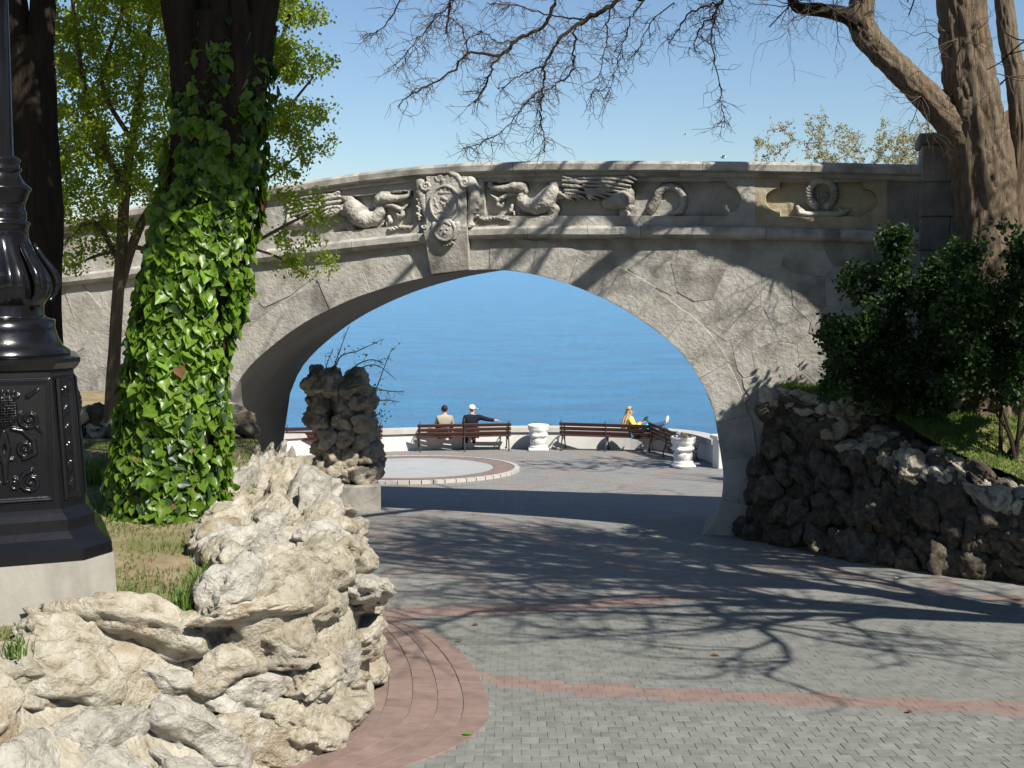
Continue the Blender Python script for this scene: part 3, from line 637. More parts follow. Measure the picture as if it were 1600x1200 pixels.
# plain frieze further left
v = []; f = []
ul = np.linspace(U(-300), U(452), 14)
for u in ul: v += [FW(u, top_z(u) - COPH - .05, .03), FW(u, led_z(u) - .01, .03)]
obj('frieze_panel', v, [(2 * i, 2 * i + 1, 2 * i + 3, 2 * i + 2) for i in range(13)], 'limestone', bridge)
Hd = caps(Xm, Ym, dragon, 1.2, .03); Hw = caps(Xm, Ym, wing, 1.15, .15); Hh = np.maximum(np.maximum(Hd, Hw), caps(Xm, Ym, head, 1.35, .075))
garl = []
for k in range(9):
    gx = 752 + k * 5.2; gy = 341 + 1.5 * math.sin(k)
    garl += [[(gx, gy, 2.2), (gx + 5, gy - 3, 1.0)], [(gx, gy, 2.2), (gx + 5, gy + 3, 1.0)]]
Hh = np.maximum(Hh, caps(Xm, Ym, garl, 1.6, .03) + np.where(sunk, 0, .115) * (caps(Xm, Ym, garl) > 0))
fine = .013 * fbm(np.stack([XX * .42, YY * .42, 0 * XX], -1), 4, 12)
scl = .0035 * np.cos(Xm * 1.75 + Ym * .6) * np.cos(Ym * 1.75 - Xm * .6) * (Hd >= Hh - 1e-6)
Wr = FW(u_, z_, -.09 + Hh + (fine + scl) * (Hh > 0))
for msk, nm, lb in ((~lm, 'dragon_relief', 'carved winged dragon with open jaws and coiled tail facing the coat of arms'), (lm & (XX < 648), 'dragon_relief', 'carved dragon partly behind spring leaves, facing the coat of arms')):
    fs = cutgrid((Hh > 0) & msk, FQ); fs = fs[(msk.reshape(-1)[fs]).all(1)]; sub(nm, Wr.reshape(-1, 3), fs, 'limestone')['label'] = lb
# keystone and coat of arms
kv = [F(668, 360), F(735, 354), F(734, 421), F(676, 428)]
v = [FW(a_, b_, o) for (a_, b_), o in zip(kv, (.2, .2, .07, .07))] + [FW(a_, b_, -.06) for a_, b_ in kv]
key = obj('keystone', v, [(0, 1, 2, 3), (0, 4, 5, 1), (1, 5, 6, 2), (2, 6, 7, 3), (3, 7, 4, 0)], 'limestone', bridge)
ex = np.arange(644, 760, .6); ey = np.arange(262, 398, .6); EX, EY = np.meshgrid(ex, ey, indexing='ij')
plate = ((EX > 670) & (EX < 732) & (EY > 276) & (EY < 362))
He = np.where(plate, .16 - .0006 * np.abs(EX - 701), 0)
d_ = np.sqrt(((EX - 700) / 23) ** 2 + ((EY - 319) / 29) ** 2)
He = np.maximum(He, np.where(d_ < 1, .17, 0)); He = np.maximum(He, np.where(np.abs(d_ - .96) < .06, .195, 0))
def add(H, chs, b, fl=.9): 
    h = caps(EX, EY, chs, fl); return np.maximum(H, np.where(h > 0, b + h, 0))
sp_ = lambda cx, cy, r0, s=1, n=14, w=2.6: [[(cx + s * r0 * (1 - k / n) * math.cos(k * .75), cy + r0 * (1 - k / n) * math.sin(k * .75), w * (1 - .5 * k / n)) for k in range(n)]]
He = add(He, [[(660, 287, 9), (662, 305, 9), (667, 325, 7), (672, 342, 5), (668, 354, 5.5)], [(737, 284, 9.5), (743, 302, 9), (741, 325, 8), (737, 342, 6), (737, 352, 6)]], .06, 1.0)
He = add(He, sp_(670, 291, 8, -1) + sp_(730, 286, 8), .15); He = add(He, sp_(667, 354, 4, -1, 9, 1.7) + sp_(738, 352, 4, 1, 9, 1.7), .14)
for k in range(10): He = add(He, [[(746 + (k % 2) * 3 - 1, 288 + k * 5.5, 2.4), (741 + (k % 2) * 4, 291 + k * 5.5, 1.2)], [(655 + (k % 2) * 3, 290 + k * 5.5, 2.2), (661 - (k % 2) * 3, 294 + k * 5.5, 1.1)]], .11)
He = add(He, sp_(691, 279, 6, -1) + sp_(705, 279, 6), .14); He = add(He, [[(709, 272, 4), (718, 275, 4), (724, 284, 3)], [(697, 284, 5), (697, 294, 3)], [(693, 292, 2.5)], [(702, 292, 2.5)]], .14)
for (a_, b_, c_, d2, w_) in [(692, 302, 708, 302, 2.4), (693, 298, 694, 300, 1.8), (700, 296, 700, 299, 2), (707, 298, 706, 300, 1.8), (684, 311, 686, 318, 1.8), (686, 320, 689, 325, 2.2), (716, 310, 714, 318, 1.8), (714, 321, 711, 327, 2.2), (697, 310, 703, 313, 3.2), (694, 316, 697, 321, 2), (704, 317, 706, 323, 2), (699, 320, 700, 328, 2.6), (686, 334, 692, 331, 2.4), (690, 340, 697, 338, 2.6), (702, 339, 709, 339, 2.4), (712, 333, 714, 329, 2.2), (695, 331, 705, 333, 2.2), (700, 344, 702, 344, 2)]: He = add(He, [[(a_, b_, w_), (c_, d2, w_ * .7)]], .165)
d2_ = np.sqrt(((EX - 702) / 17) ** 2 + ((EY - 360) / 17) ** 2); He = np.maximum(He, np.where(d2_ < 1, .2 + .05 * np.sqrt(np.maximum(0, 1 - d2_ ** 2)), 0)); He = np.maximum(He, np.where(np.abs(d2_ - .92) < .1, .25, 0))
He = add(He, [[(684, 350, 3), (683, 360, 3.5), (689, 372, 3.5), (693, 376, 2)], [(720, 350, 3), (721, 360, 3.5), (715, 372, 3.5), (711, 376, 2)]], .2)
for k in range(7): a_ = math.radians(60 + k * 10); 
He = add(He, [[(702, 347, 1.5), (702 + 9 * math.cos(math.radians(200 + k * 20)), 355 + 9 * math.sin(math.radians(200 + k * 20)), 1.6)] for k in range(8)] + [[(697, 359, 2)], [(706, 359, 2)], [(702, 364, 2.5)]], .245)
He = add(He, [[(702, 372, 2.5), (702 + 13 * math.cos(math.radians(40 + k * 20)), 371 + 12.5 * math.sin(math.radians(40 + k * 20)), 2.6)] for k in range(6)], .19)
gu, gz = F(EX, EY); nv2 = len(ey); FE = np.array([(i * nv2 + j, (i + 1) * nv2 + j, (i + 1) * nv2 + j + 1, i * nv2 + j + 1) for i in range(len(ex) - 1) for j in range(nv2 - 1)])
We = FW(gu, gz, np.maximum(He, -.0) + .004 * fbm(np.stack([EX * .5, EY * .5, 0 * EX], -1), 3, 3))
sub('coat_of_arms', We.reshape(-1, 3), cutgrid(He > 0, FE), 'limestone')
# wreath with the date
ex = np.arange(1236, 1340, .6); ey = np.arange(272, 344, .6); EX, EY = np.meshgrid(ex, ey, indexing='ij'); nv2 = len(ey)
ringp = [(1284 + 19.5 * math.cos(t), 302 + 21 * math.sin(t)) for t in np.linspace(math.radians(118), math.radians(422), 26)]
He = caps(EX, EY, [[(x, y, 7.6) for x, y in ringp]], 1.0, .02)
lv = []
for k in range(25):
    (x0, y0), (x1, y1) = ringp[k], ringp[k + 1]; t = (1 if k > 12 else -1); nx_, ny_ = y1 - y0, x0 - x1; l = math.hypot(nx_, ny_)
    for s in (-5, 0, 5): lv.append([(x0 + nx_ / l * s * .4, y0 + ny_ / l * s * .4, 2.4), (x0 + nx_ / l * s + t * (x0 - x1) * .7, y0 + ny_ / l * s + t * (y0 - y1) * .7, 1.2)])
h = caps(EX, EY, lv, .9); He = np.where(h > 0, np.maximum(He, .085 + h), He)
rib = [[(1246, 324, 4), (1250, 333, 4.5), (1262, 335, 5.5), (1284, 334, 5.5), (1305, 335, 5.5), (1316, 332, 5), (1326, 328, 3)], [(1250, 326, 3), (1258, 332, 3)], [(1312, 326, 3), (1320, 334, 3)]]
He = np.maximum(He, caps(EX, EY, rib, 1.1, .04)); gu, gz = F(EX, EY)
FE = np.array([(i * nv2 + j, (i + 1) * nv2 + j, (i + 1) * nv2 + j + 1, i * nv2 + j + 1) for i in range(len(ex) - 1) for j in range(nv2 - 1)])
sub('wreath', FW(gu, gz, -.09 + He * 1.35).reshape(-1, 3), cutgrid(He > 0, FE), 'coping_stone')['label'] = 'carved laurel wreath with ribbon round the date'
ex = np.arange(1272, 1297, .3); ey = np.arange(296, 312, .3); EX, EY = np.meshgrid(ex, ey, indexing='ij'); nv2 = len(ey)
circ = lambda cx, cy, r: [(cx + r * math.cos(t), cy + r * math.sin(t), 1.15) for t in np.linspace(0, 2 * math.pi, 12)]
dig = [[(1275.4, 301.2, 1.1), (1277.6, 299.2, 1.1), (1277.6, 308.4, 1.1)], [(1275.6, 308.4, 1.0), (1279.6, 308.4, 1.0)], circ(1284, 301.3, 2.0), circ(1284, 306.2, 2.3), [(1292.4, 299.2, 1.1), (1288.8, 299.2, 1.1), (1288.6, 303, 1.1), (1291.4, 302.8, 1.1), (1292.6, 305.2, 1.1), (1291.4, 308, 1.1), (1288.4, 308.2, 1.1)]]
He = caps(EX, EY, dig, 1.2, .035); gu, gz = F(EX, EY)
FE = np.array([(i * nv2 + j, (i + 1) * nv2 + j, (i + 1) * nv2 + j + 1, i * nv2 + j + 1) for i in range(len(ex) - 1) for j in range(nv2 - 1)])
sub('date_numerals', FW(gu, gz, -.088 + He).reshape(-1, 3), cutgrid(He > 0, FE), 'coping_stone')['label'] = 'raised numerals 185 inside the wreath'
# end pier
pa, pb = U(1436), U(1560); ptop = float(F(1440, 212)[1]); z = -1.2; i = 0
def fbox(name, ua, ub, za, zb, o0, o1, mat, bev=.015):
    T = Matrix(((BU[0], BN[0], 0, _BO[0]), (BU[1], BN[1], 0, _BO[1]), (0, 0, 1, 0), (0, 0, 0, 1))); q = MB(); q.box(ua, ub, o0, o1, za, zb, T, bev); return q.build(name, mat, bridge)
while z < ptop - .3:
    h = rr.uniform(.5, .62); zb = min(z + h, ptop - .16); m = pa + (pb - pa) * (.38 if i % 2 else .62)
    fbox('pier_block', pa, m - .003, z + .003, zb - .003, -.9, .34 + rr.uniform(-.01, .01), 'dark_stone_and_shadow'); fbox('pier_block', m + .003, pb, z + .003, zb - .003, -.9, .34 + rr.uniform(-.01, .01), 'dark_stone_and_shadow'); z = zb; i += 1
fbox('pier_cap', pa - .06, pb + .06, ptop - .155, ptop, -.96, .42, 'dark_stone_and_shadow', .03)
q = MB(); vc = FW((pa + pb) / 2, ptop, -.3); q.lathe([(.3, 0), (.3, .06), (.16, .12), (.12, .2), (.2, .27), (.42, .36), (.52, .5), (.55, .62), (.5, .66), (.3, .66)], vc, 24); q.build('stone_vase', 'dark_stone_and_shadow', bridge, True)

# rock pile and plinth standing in the passage
pw = thing('rock_wall', P(545, 800, 23.9), 'rough stone pillar on a block plinth, half sunlit, inside the arch', 'rock wall')
gz_ = zg1(22.6)
q = MB(); q.box(-.60, .56, -.1, 1.7, -.3, .58, Matrix.Translation(P(548, 806, 23.6)) @ Matrix.Rotation(.2, 4, 'Z'), .03)
q.build('plinth', 'dark_stone_and_shadow', pw)
rr2 = random.Random(8)
zz = zg1(23.6) + .5
for lev in range(6):
    z = zz + .16 + lev * .325
    xr = np.interp(lev, [0, 2, 4, 5], [594, 588, 578, 568])
    for k in range(3):
        for dd in (0, .55, 1.15):
            xpx = xr - 16 - k * 30 + rr2.uniform(-6, 6)
            p_ = P(xpx, 700, 23.9 + dd); seed += 1; s_ = rr2.uniform(.8, 1.25)
            rock('stone', (p_.x, p_.y, z + rr2.uniform(-.05, .05)), (.33 * s_, .28 * s_, .28 * s_), seed, 'rock', pw, 4, cuts=10, rough=1.5)
# low stone kerb wall behind the ivy bed
kw = thing('stone_edging', P(120, 640, 15.5), 'low rough stone edging at the foot of the bridge wing wall', 'stone edging')
for k in range(34):
    seed += 1; p_ = P(20 + k * 11, 640, 15.6 - .02 * k)
    rock('stone', (p_.x, p_.y, float(bed_z(np.array(p_.x), np.array(p_.y))) + (.12 if k % 2 else .26)), (.22, .2, .15), seed, 'rock' if k % 3 else 'grey_shade_rock', kw, 3)
# ------------------------------------------------------------------ promenade: wall, island, benches, bins, people
wall_px = [(300, 725), (480, 711), (600, 705.5), (700, 702.3), (820, 700.6), (920, 700.8), (1000, 702.6), (1052, 706.8), (1085, 713), (1110, 722), (1124, 731)]
wl = resample(spline([np.array(G(*p)) for p in wall_px], 12), 90)
sw = thing('promenade_wall', wl[45], 'low white curved parapet wall with a stone cap along the sea', 'parapet wall')
def wall_sweep(name, line, sect, mat, parent, smooth=False):
    t = np.gradient(line, axis=0)[:, :2]; t /= np.linalg.norm(t, axis=1)[:, None]; nn = np.stack([-t[:, 1], t[:, 0]], 1)   # towards the sea
    v = []; k = len(sect); f = []
    for p, q in zip(line, nn):
        for o, dz in sect: v.append((p[0] + q[0] * o, p[1] + q[1] * o, p[2] + dz))
    for i in range(len(line) - 1): f += [(i * k + j, (i + 1) * k + j, (i + 1) * k + (j + 1) % k, i * k + (j + 1) % k) for j in range(k)]
    f += [tuple(range(k)), tuple((len(line) - 1) * k + j for j in range(k))]
    return obj(name, v, f, mat, parent, smooth)
wall_sweep('wall', wl, [(0, -.4), (0, .5), (.4, .5), (.4, -3.4)], 'wall_white', sw)
for i in range(0, 84, 6): wall_sweep('cap_stone', resample(wl[i:i + 7], 7), [(-.07, .503), (-.07, .63), (.47, .63), (.47, .503)], 'wall_cap', sw)
pe = Vector(wl[-1]); q = MB(); q.box(-.22, .22, -.22, .22, -.3, .72, Matrix.Translation(pe + Vector((.12, .1, 0))) @ Matrix.Rotation(.2, 4, 'Z'), .02)
q.box(-.28, .28, -.28, .28, .722, .83, Matrix.Translation(pe + Vector((.12, .1, 0))) @ Matrix.Rotation(.2, 4, 'Z'), .02); q.build('end_post', 'wall_white', sw)
# round paved island with kerb
ic = G(640, 734); IR = abs(G(812, 734).x - ic.x)
isl = obj('paved_island', [], [], 'pale_paving', kind='structure', at=tuple(ic)) if False else None
def disc(r0, r1, h, n=72, a0=0, a1=2 * math.pi):
    v = []; f = []
    for k in range(n + 1):
        a = a0 + (a1 - a0) * k / n
        for r in (r0, r1): x, y = ic.x + r * math.cos(a), ic.y + r * math.sin(a) * 1.25; v.append((x, y, zg1(y) + h))
    for k in range(n): f.append((2 * k, 2 * k + 1, 2 * k + 3, 2 * k + 2))
    return v, f
v, f = disc(.02, IR * .76, .06); isl = obj('paved_island', v, f, 'pale_paving', kind='structure', at=tuple(ic)); isl['label'] = 'round pale paved island ringed with red brick inside a low kerb'
v, f = disc(IR * .763, IR * .955, .061); obj('brick_ring', v, f, 'red_paver', isl)
nk_ = 64
for k in range(nk_):
    a0, a1 = 2 * math.pi * k / nk_ + .004, 2 * math.pi * (k + 1) / nk_ - .004; v = []
    for a in (a0, a1):
        for r, h in ((IR * .955, .0), (IR * .955, .075), (IR, .07), (IR, -.03)): x, y = ic.x + r * math.cos(a), ic.y + r * math.sin(a) * 1.25; v.append((x, y, zg1(y) + h))
    obj('kerb_stone', v, [(0, 1, 2, 3), (7, 6, 5, 4), (0, 4, 5, 1), (1, 5, 6, 2), (2, 6, 7, 3)], 'wall_cap', isl)

# benches -----------------------------------------------------------
BL = 2.62
def bench_meshes():
    out = []
    def fr(x):
        q = MB()
        up = [(x, -.06, .0), (x, -.035, .2), (x, .03, .40), (x, .0, .6), (x, -.09, .84)]; q.tube(spline(up, 5), .021, 6)
        fl = [(x, .56, 0), (x, .50, .1), (x, .44, .28), (x, .50, .41)]; q.tube(spline(fl, 5), .02, 6)
        q.tube([(x, .02, .40), (x, .28, .385), (x, .51, .42)], .018, 6)
        q.tube(spline([(x, -.02, .2), (x, .1, .3), (x, .22, .32), (x, .34, .3), (x, .44, .24)], 4), .013, 5); q.tube(spline([(x, .22, .32), (x, .2, .36), (x, .22, .385)], 3), .012, 5)
        q.tube(spline([(x, -.03, .2), (x, .06, .34), (x, .12, .385)], 3), .011, 5); q.tube(spline([(x, .43, .24), (x, .36, .34), (x, .3, .385)], 3), .011, 5)
        q.box(x - .03, x + .03, -.11, -.03, -.02, .02); q.box(x - .03, x + .03, .53, .62, -.02, .02)
        q.tube([(x, -.09, .84), (x, -.12, .87), (x, -.09, .885)], .024, 6)
        return q
    def arm(x):
        q = MB(); q.tube(spline([(x, -.0, .64), (x, .2, .66), (x, .42, .65), (x, .52, .58), (x, .47, .5), (x, .40, .55)], 5), .017, 6); q.tube(spline([(x, .49, .42), (x, .5, .5), (x, .46, .6)], 4), .014, 6)
        for a in range(8): t = a * .8; q.tube([(x, .3 + .07 * math.cos(t), .56 + .06 * math.sin(t)), (x, .3 + .07 * math.cos(t + .8), .56 + .06 * math.sin(t + .8))], .009, 5)
        return q
    for x in (-BL / 2, 0, BL / 2): out.append(('frame', fr(x), 'bench_iron'))
    for x in (-BL / 2, BL / 2): out.append(('armrest', arm(x), 'bench_iron'))
    for k, (yy, z) in enumerate(((.004, .52), (-.032, .645), (-.078, .775))):
        q = MB(); q.box(-BL / 2 - .07, BL / 2 + .07, -.016, .016, -.052, .052, Matrix.Translation((0, yy + .035, z)) @ Matrix.Rotation(math.radians(17), 4, 'X'), .008); out.append(('back_slat', q, 'bench_wood'))
    for k in range(5):
        yy = .05 + k * .1; z = .43 - .02 * math.sin(k / 4 * math.pi) + (.01 if k == 4 else 0)
        q = MB(); q.box(-BL / 2 - .07, BL / 2 + .07, yy - .04, yy + .04, z - .015, z + .018, None, .006); out.append(('seat_slat', q, 'bench_wood'))
    return [(n, mesh(q.v, q.f, m, n in ('frame', 'armrest'), n), m) for n, q, m in out]
BMS = bench_meshes(); GB = 'wooden benches along the promenade wall'
def bench(pa, pb, label):
    a, b = G(*pa), G(*pb); c = (a + b) / 2; ang = math.atan2(b.y - a.y, b.x - a.x)
    o = thing('park_bench', (c.x, c.y, zg1(c.y)), label, 'bench', GB); o.rotation_euler = (0, 0, ang)
    for n, me, m in BMS:
        p = bpy.data.objects.new(n, me); C.objects.link(p); p.parent = o
    return o, Matrix.Translation(o.location) @ Matrix.Rotation(ang, 4, 'Z')
b1, B1 = bench((656, 705.9), (795, 704.2), 'brown slatted park bench with two men sitting on it')
b2, B2 = bench((899, 704.2), (994, 706.2), 'brown slatted park bench with a blonde woman on its end')
b3, B3 = bench((1023, 709.6), (1056, 719), 'empty brown slatted park bench angled beside the rubbish-topped white urn')
b0, B0 = bench((452, 712), (592, 709.5), 'brown slatted park bench half hidden behind the stone pillar')

# white urn-shaped bins ----------------------------------------------
def urn(px, py, s, label):
    p = G(px, py); o = thing('litter_urn', p, label, 'litter bin', 'white urn-shaped litter bins')
    q = MB(); q.box(-.30, .30, -.30, .30, 0, .09, Matrix.Translation(p), .03); q.build('base', 'white_paint', o)
    prof = [(.27, .09), (.29, .12), (.27, .16), (.235, .17), (.235, .20), (.25, .21), (.255, .36), (.25, .38), (.225, .39), (.235, .42), (.30, .47), (.32, .50), (.28, .54), (.265, .58), (.31, .64), (.335, .70), (.325, .74), (.335, .76), (.345, .80), (.33, .82), (.27, .82), (.26, .70), (.0, .66)]
    prof = [(r * s, z * s) for r, z in prof]
    q = MB(); q.lathe(prof, p, 40, lambda i, z, a: 1 + (.05 * math.cos(a * 20) if .205 * s < z < .37 * s else (.06 * math.cos(a * 5 + z * 9) if .43 * s < z < .66 * s else 0))); q.build('bowl', 'white_paint', o, True)
    return o, p
u1_, up1 = urn(841, 703.3, .93, 'white carved urn bin between the two long benches'); u2_, up2 = urn(1067, 729, .95, 'white carved urn bin with colourful rubbish on top')
GRB = 'rubbish on the urn'
rb = thing('rubbish', up2 + Vector((0, 0, .77)), 'crumpled pink and pale wrappers heaped on the white urn', 'rubbish')
for k in range(5):
    seed += 1; a = k * 1.3; v, f = rock_verts(up2 + Vector((.13 * math.cos(a), .13 * math.sin(a), .77 + .04 * (k % 3))), (.1, .08, .07), seed, 2, 6)
    obj('wrapper', v, f, ['pink_wrap', 'paper', 'paper', 'pink_wrap', 'yellow_cloth'][k], rb)

# people -------------------------------------------------------------
def skin(joints, edges, sub=2):
    names = list(joints); me = bpy.data.meshes.new('s'); me.from_pydata([joints[n][:3] for n in names], [(names.index(a), names.index(b)) for a, b in edges], [])
    o = bpy.data.objects.new('s', me); C.objects.link(o); o.modifiers.new('k', 'SKIN')
    sv = me.skin_vertices[0].data
    for i, n in enumerate(names): sv[i].radius = (joints[n][3], joints[n][3 if len(joints[n]) < 5 else 4]); sv[i].use_root = i == 0
    o.modifiers.new('u', 'SUBSURF').levels = sub; r = evaluated(o)
    return np.array([v.co for v in r.vertices]), [tuple(p.vertices) for p in r.polygons]
def chain_e(*n): return [(a, b) for a, b in zip(n[:-1], n[1:])]
def put(name, vf, mat, parent, T, smooth=True):
    v = np.array([tuple(T @ Vector(p)) for p in vf[0]]); return obj(name, v, vf[1], mat, parent, smooth)
def ball(c, s, sub=3): v, f = ico(sub); return v * np.array(s) + np.array(c), f
def figure(T, label, J, top, low, topm, lowm, shoem, hair):
    o = thing('person', T @ Vector((J['hip'][0], J['hip'][1], .0)), label, 'person')
    E_ = chain_e('hip', 'waist', 'chest', 'neck', 'chin', 'skull') + chain_e('chest', 'shL', 'elL', 'wrL', 'haL') + chain_e('chest', 'shR', 'elR', 'wrR', 'haR') + chain_e('hip', 'hpL', 'knL', 'anL', 'toL') + chain_e('hip', 'hpR', 'knR', 'anR', 'toR')
    put('body', skin(J, E_), 'skin', o, T)
    g = lambda n, k=1.16, ad=.012: J[n][:3] + (J[n][3] * k + ad,)
    put('shirt', skin({n: g(n) for n in top}, [e for e in E_ if e[0] in top and e[1] in top]), topm, o, T)
    put('trousers', skin({n: g(n) for n in low}, [e for e in E_ if e[0] in low and e[1] in low]), lowm, o, T)
    for s in 'LR':
        a, b = Vector(J['an' + s][:3]), Vector(J['to' + s][:3]); c = a + (b - a) * .55; d = (b - a).to_track_quat('Y', 'Z').to_matrix()
        v, f = ico(2); put('shoe', ((v * np.array((.052, .135, .05))) @ np.array(d).T + np.array(c), f), shoem, o, T)
    for s in 'LR':                                          # fingers
        w, h = Vector(J['wr' + s][:3]), Vector(J['ha' + s][:3]); d = (h - w).normalized(); sd = d.cross(Vector((0, 0, 1))).normalized(); q = MB()
        for k in range(4): b = h + sd * (k - 1.5) * .019; q.tube([b, b + d * .04 - Vector((0, 0, .008)), b + d * (.065 + .01 * (k in (1, 2))) - Vector((0, 0, .024))], [.009, .0085, .006], 6)
        q.tube([h - d * .03 + sd * .034, h + sd * .052 + d * .01, h + sd * .05 + d * .035], [.01, .009, .007], 6); q_ = (q.v, q.f); put('fingers', q_, 'skin', o, T)
    hd = J['skull']; fw = Vector((J['chin'][0] - J['neck'][0], .05, 0))
    hair(o, T, hd); return o
def seated(x, y=.26, turn=0, lean=.1):
    J = {'hip': (x, y, .53, .13), 'waist': (x, y - lean * .5, .72, .125), 'chest': (x, y - lean, .93, .135), 'neck': (x, y - lean + .02, 1.07, .055), 'chin': (x, y - lean + .05, 1.14, .062), 'skull': (x, y - lean + .04, 1.235, .088)}
    for s, k in (('L', -1), ('R', 1)):
        J['sh' + s] = (x + k * .185, y - lean, .99, .066); J['el' + s] = (x + k * .25, y - lean + .08, .73, .045); J['wr' + s] = (x + k * .17, y + .22, .63, .032); J['ha' + s] = (x + k * .12, y + .31, .62, .033)
        J['hp' + s] = (x + k * .09, y + .05, .52, .088); J['kn' + s] = (x + k * .12, y + .47, .53, .062); J['an' + s] = (x + k * .11, y + .50, .1, .042); J['to' + s] = (x + k * .12, y + .68, .045, .036)
    return J
def short_hair(o, T, h):
    v, f = ball((h[0], h[1] - .012, h[2] + .02), (.098, .11, .105)); v[:, 2] += .01 * fbm(v * 14, 2); k = (v[:, 2] > h[2] - .07) & ((v[:, 1] < h[1] + .05) | (v[:, 2] > h[2] + .06)); put('hair', (v, f[k[f].all(1)]), 'dark_hair', o, T)
    for s in (-1, 1): put('ear', ball((h[0] + s * .094, h[1] + .005, h[2] - .03), (.012, .022, .032), 2), 'skin', o, T)
def face(o, T, h, d=(0, 1)):
    ox, oy = d; sx, sy = -oy, ox
    pt = lambda f_, s_, z: (h[0] + ox * f_ + sx * s_, h[1] + oy * f_ + sy * s_, h[2] + z)
    put('nose', ball(pt(.095, 0, -.035), (.018, .02, .022), 2), 'skin', o, T)
    for s in (-1, 1): put('eye', ball(pt(.08, s * .034, -.008), (.012, .012, .009), 2), 'dark_hair', o, T)
    put('mouth', ball(pt(.075, 0, -.085), (.022, .012, .007), 2), 'pink_wrap', o, T)
def capped(o, T, h):
    short_hair_ = ball((h[0], h[1] - .01, h[2] + .03), (.107, .118, .098)); v, f = short_hair_; k = v[:, 2] > h[2] - .012; put('cap', (v, f[k[f].all(1)]), 'cream_cloth', o, T)
    n = 14; vb = [(h[0], h[1], h[2] + .02)]; a0 = math.radians(25)   # brim, head turned to the side
    vb = []; fb = []
    for i in range(n + 1):
        a = a0 - .75 + 1.5 * i / n
        for r, dz in ((.095, .015), (.19, -.005), (.19, .006), (.095, .027)): vb.append((h[0] + r * math.cos(a), h[1] + r * math.sin(a), h[2] + dz))
    for i in range(n): fb += [(i * 4 + k, i * 4 + (k + 1) % 4, i * 4 + 4 + (k + 1) % 4, i * 4 + 4 + k) for k in range(4)]
    put('cap_brim', (np.array(vb), fb), 'cream_cloth', o, T)
    for s in (-1, 1): put('ear', ball((h[0] + s * .04, h[1] - s * .088, h[2] - .03), (.022, .014, .032), 2), 'skin', o, T)
T_ = ['hip', 'waist', 'chest', 'shL', 'elL', 'wrL', 'shR', 'elR', 'wrR']; L_ = ['hip', 'hpL', 'knL', 'anL', 'hpR', 'knR', 'anR']
J = seated(-.57, .24); o = figure(B1, 'seated man with short dark hair in a beige shirt', J, T_, L_, 'beige_cloth', 'dark_cloth', 'dark_cloth', short_hair); face(o, B1, J['skull'])
J = seated(.24, .24); J['shR'] = (.43, .14, 1.0, .068); J['elR'] = (.68, .0, .93, .047); J['wrR'] = (.9, -.06, .905, .034); J['haR'] = (.99, -.06, .9, .034)
o = figure(B1, 'seated man in a cream cap and navy jacket, arm along the bench back', J, T_, L_, 'navy_cloth', 'dark_cloth', 'dark_cloth', capped); face(o, B1, J['skull'], (math.cos(math.radians(25)), math.sin(math.radians(25))))
# woman, sitting sideways, feet up towards the other bench
x, y = .78, .22
J = {'hip': (x, y, .53, .13), 'waist': (x - .06, y - .02, .7, .11), 'chest': (x - .10, y - .03, .91, .12), 'neck': (x - .11, y - .02, 1.05, .048), 'chin': (x - .08, y, 1.12, .058), 'skull': (x - .10, y, 1.21, .085),
     'shL': (x - .10, y + .16, .97, .056), 'elL': (x + .03, y + .2, .74, .04), 'wrL': (x + .22, y + .1, .84, .029), 'haL': (x + .29, y + .05, .88, .03), 'shR': (x - .08, y - .17, .97, .056), 'elR': (x + .06, y - .18, .72, .04), 'wrR': (x + .23, y - .07, .83, .029), 'haR': (x + .29, y - .03, .88, .03)}
for s, k in (('L', 1), ('R', -1)):
    J['hp' + s] = (x + .06, y + k * .08, .54, .082); J['kn' + s] = (x + .52, y + k * .07, .74, .056); J['an' + s] = (x + .95, y + k * .05, .86, .038); J['to' + s] = (x + 1.0, y + k * .06, 1.02, .034)
def long_hair(o, T, h):
    v, f = ball((h[0] - .015, h[1], h[2] + .012), (.108, .102, .108)); k = (v[:, 0] < h[0] + .055) | (v[:, 2] > h[2] + .07); put('hair', (v, f[k[f].all(1)]), 'blonde_hair', o, T)
    q = MB(); rh = random.Random(3)
    for i in range(26):
        a = rh.uniform(1.6, 4.7); sx_, sy_ = h[0] + .085 * math.cos(a), h[1] + .09 * math.sin(a)
        q.tube(spline([(sx_, sy_, h[2] + .05), (sx_ - .04, sy_ * 1.0 - .0, h[2] - .12), (sx_ - .09 + rh.uniform(-.03, .03), sy_ - .06, h[2] - .3), (sx_ - .14 + rh.uniform(-.04, .04), sy_ - .12 + rh.uniform(-.03, .03), h[2] - .46 - rh.uniform(0, .1))], 4), [.03] * 9 + [.022, .018, .012, .004], 6)
    put('hair_lengths', (q.v, q.f), 'blonde_hair', o, T)
o = figure(B2, 'blonde woman in a yellow jacket with her feet up, looking at a tablet', J, T_, L_, 'yellow_cloth', 'jeans', 'paper', long_hair); face(o, B2, J['skull'], (1, 0))
q = MB(); q.box(-.11, .11, -.006, .006, -.08, .08, B2 @ Matrix.Translation((x + .36, y + .01, .96)) @ Matrix.Rotation(math.radians(68), 4, 'Z') @ Matrix.Rotation(math.radians(25), 4, 'X'), .004)
tag(q.build('tablet', 'screen'), 'dark tablet held up by the blonde woman', 'tablet')
v, f = rock_verts(B2 @ Vector((x + .42, y - .12, .74)), (.11, .08, .1), 777, 3, 5, .3); tag(obj('bag', v, f, 'teal', smooth=True), 'small turquoise bag on the lap of the blonde woman', 'bag')
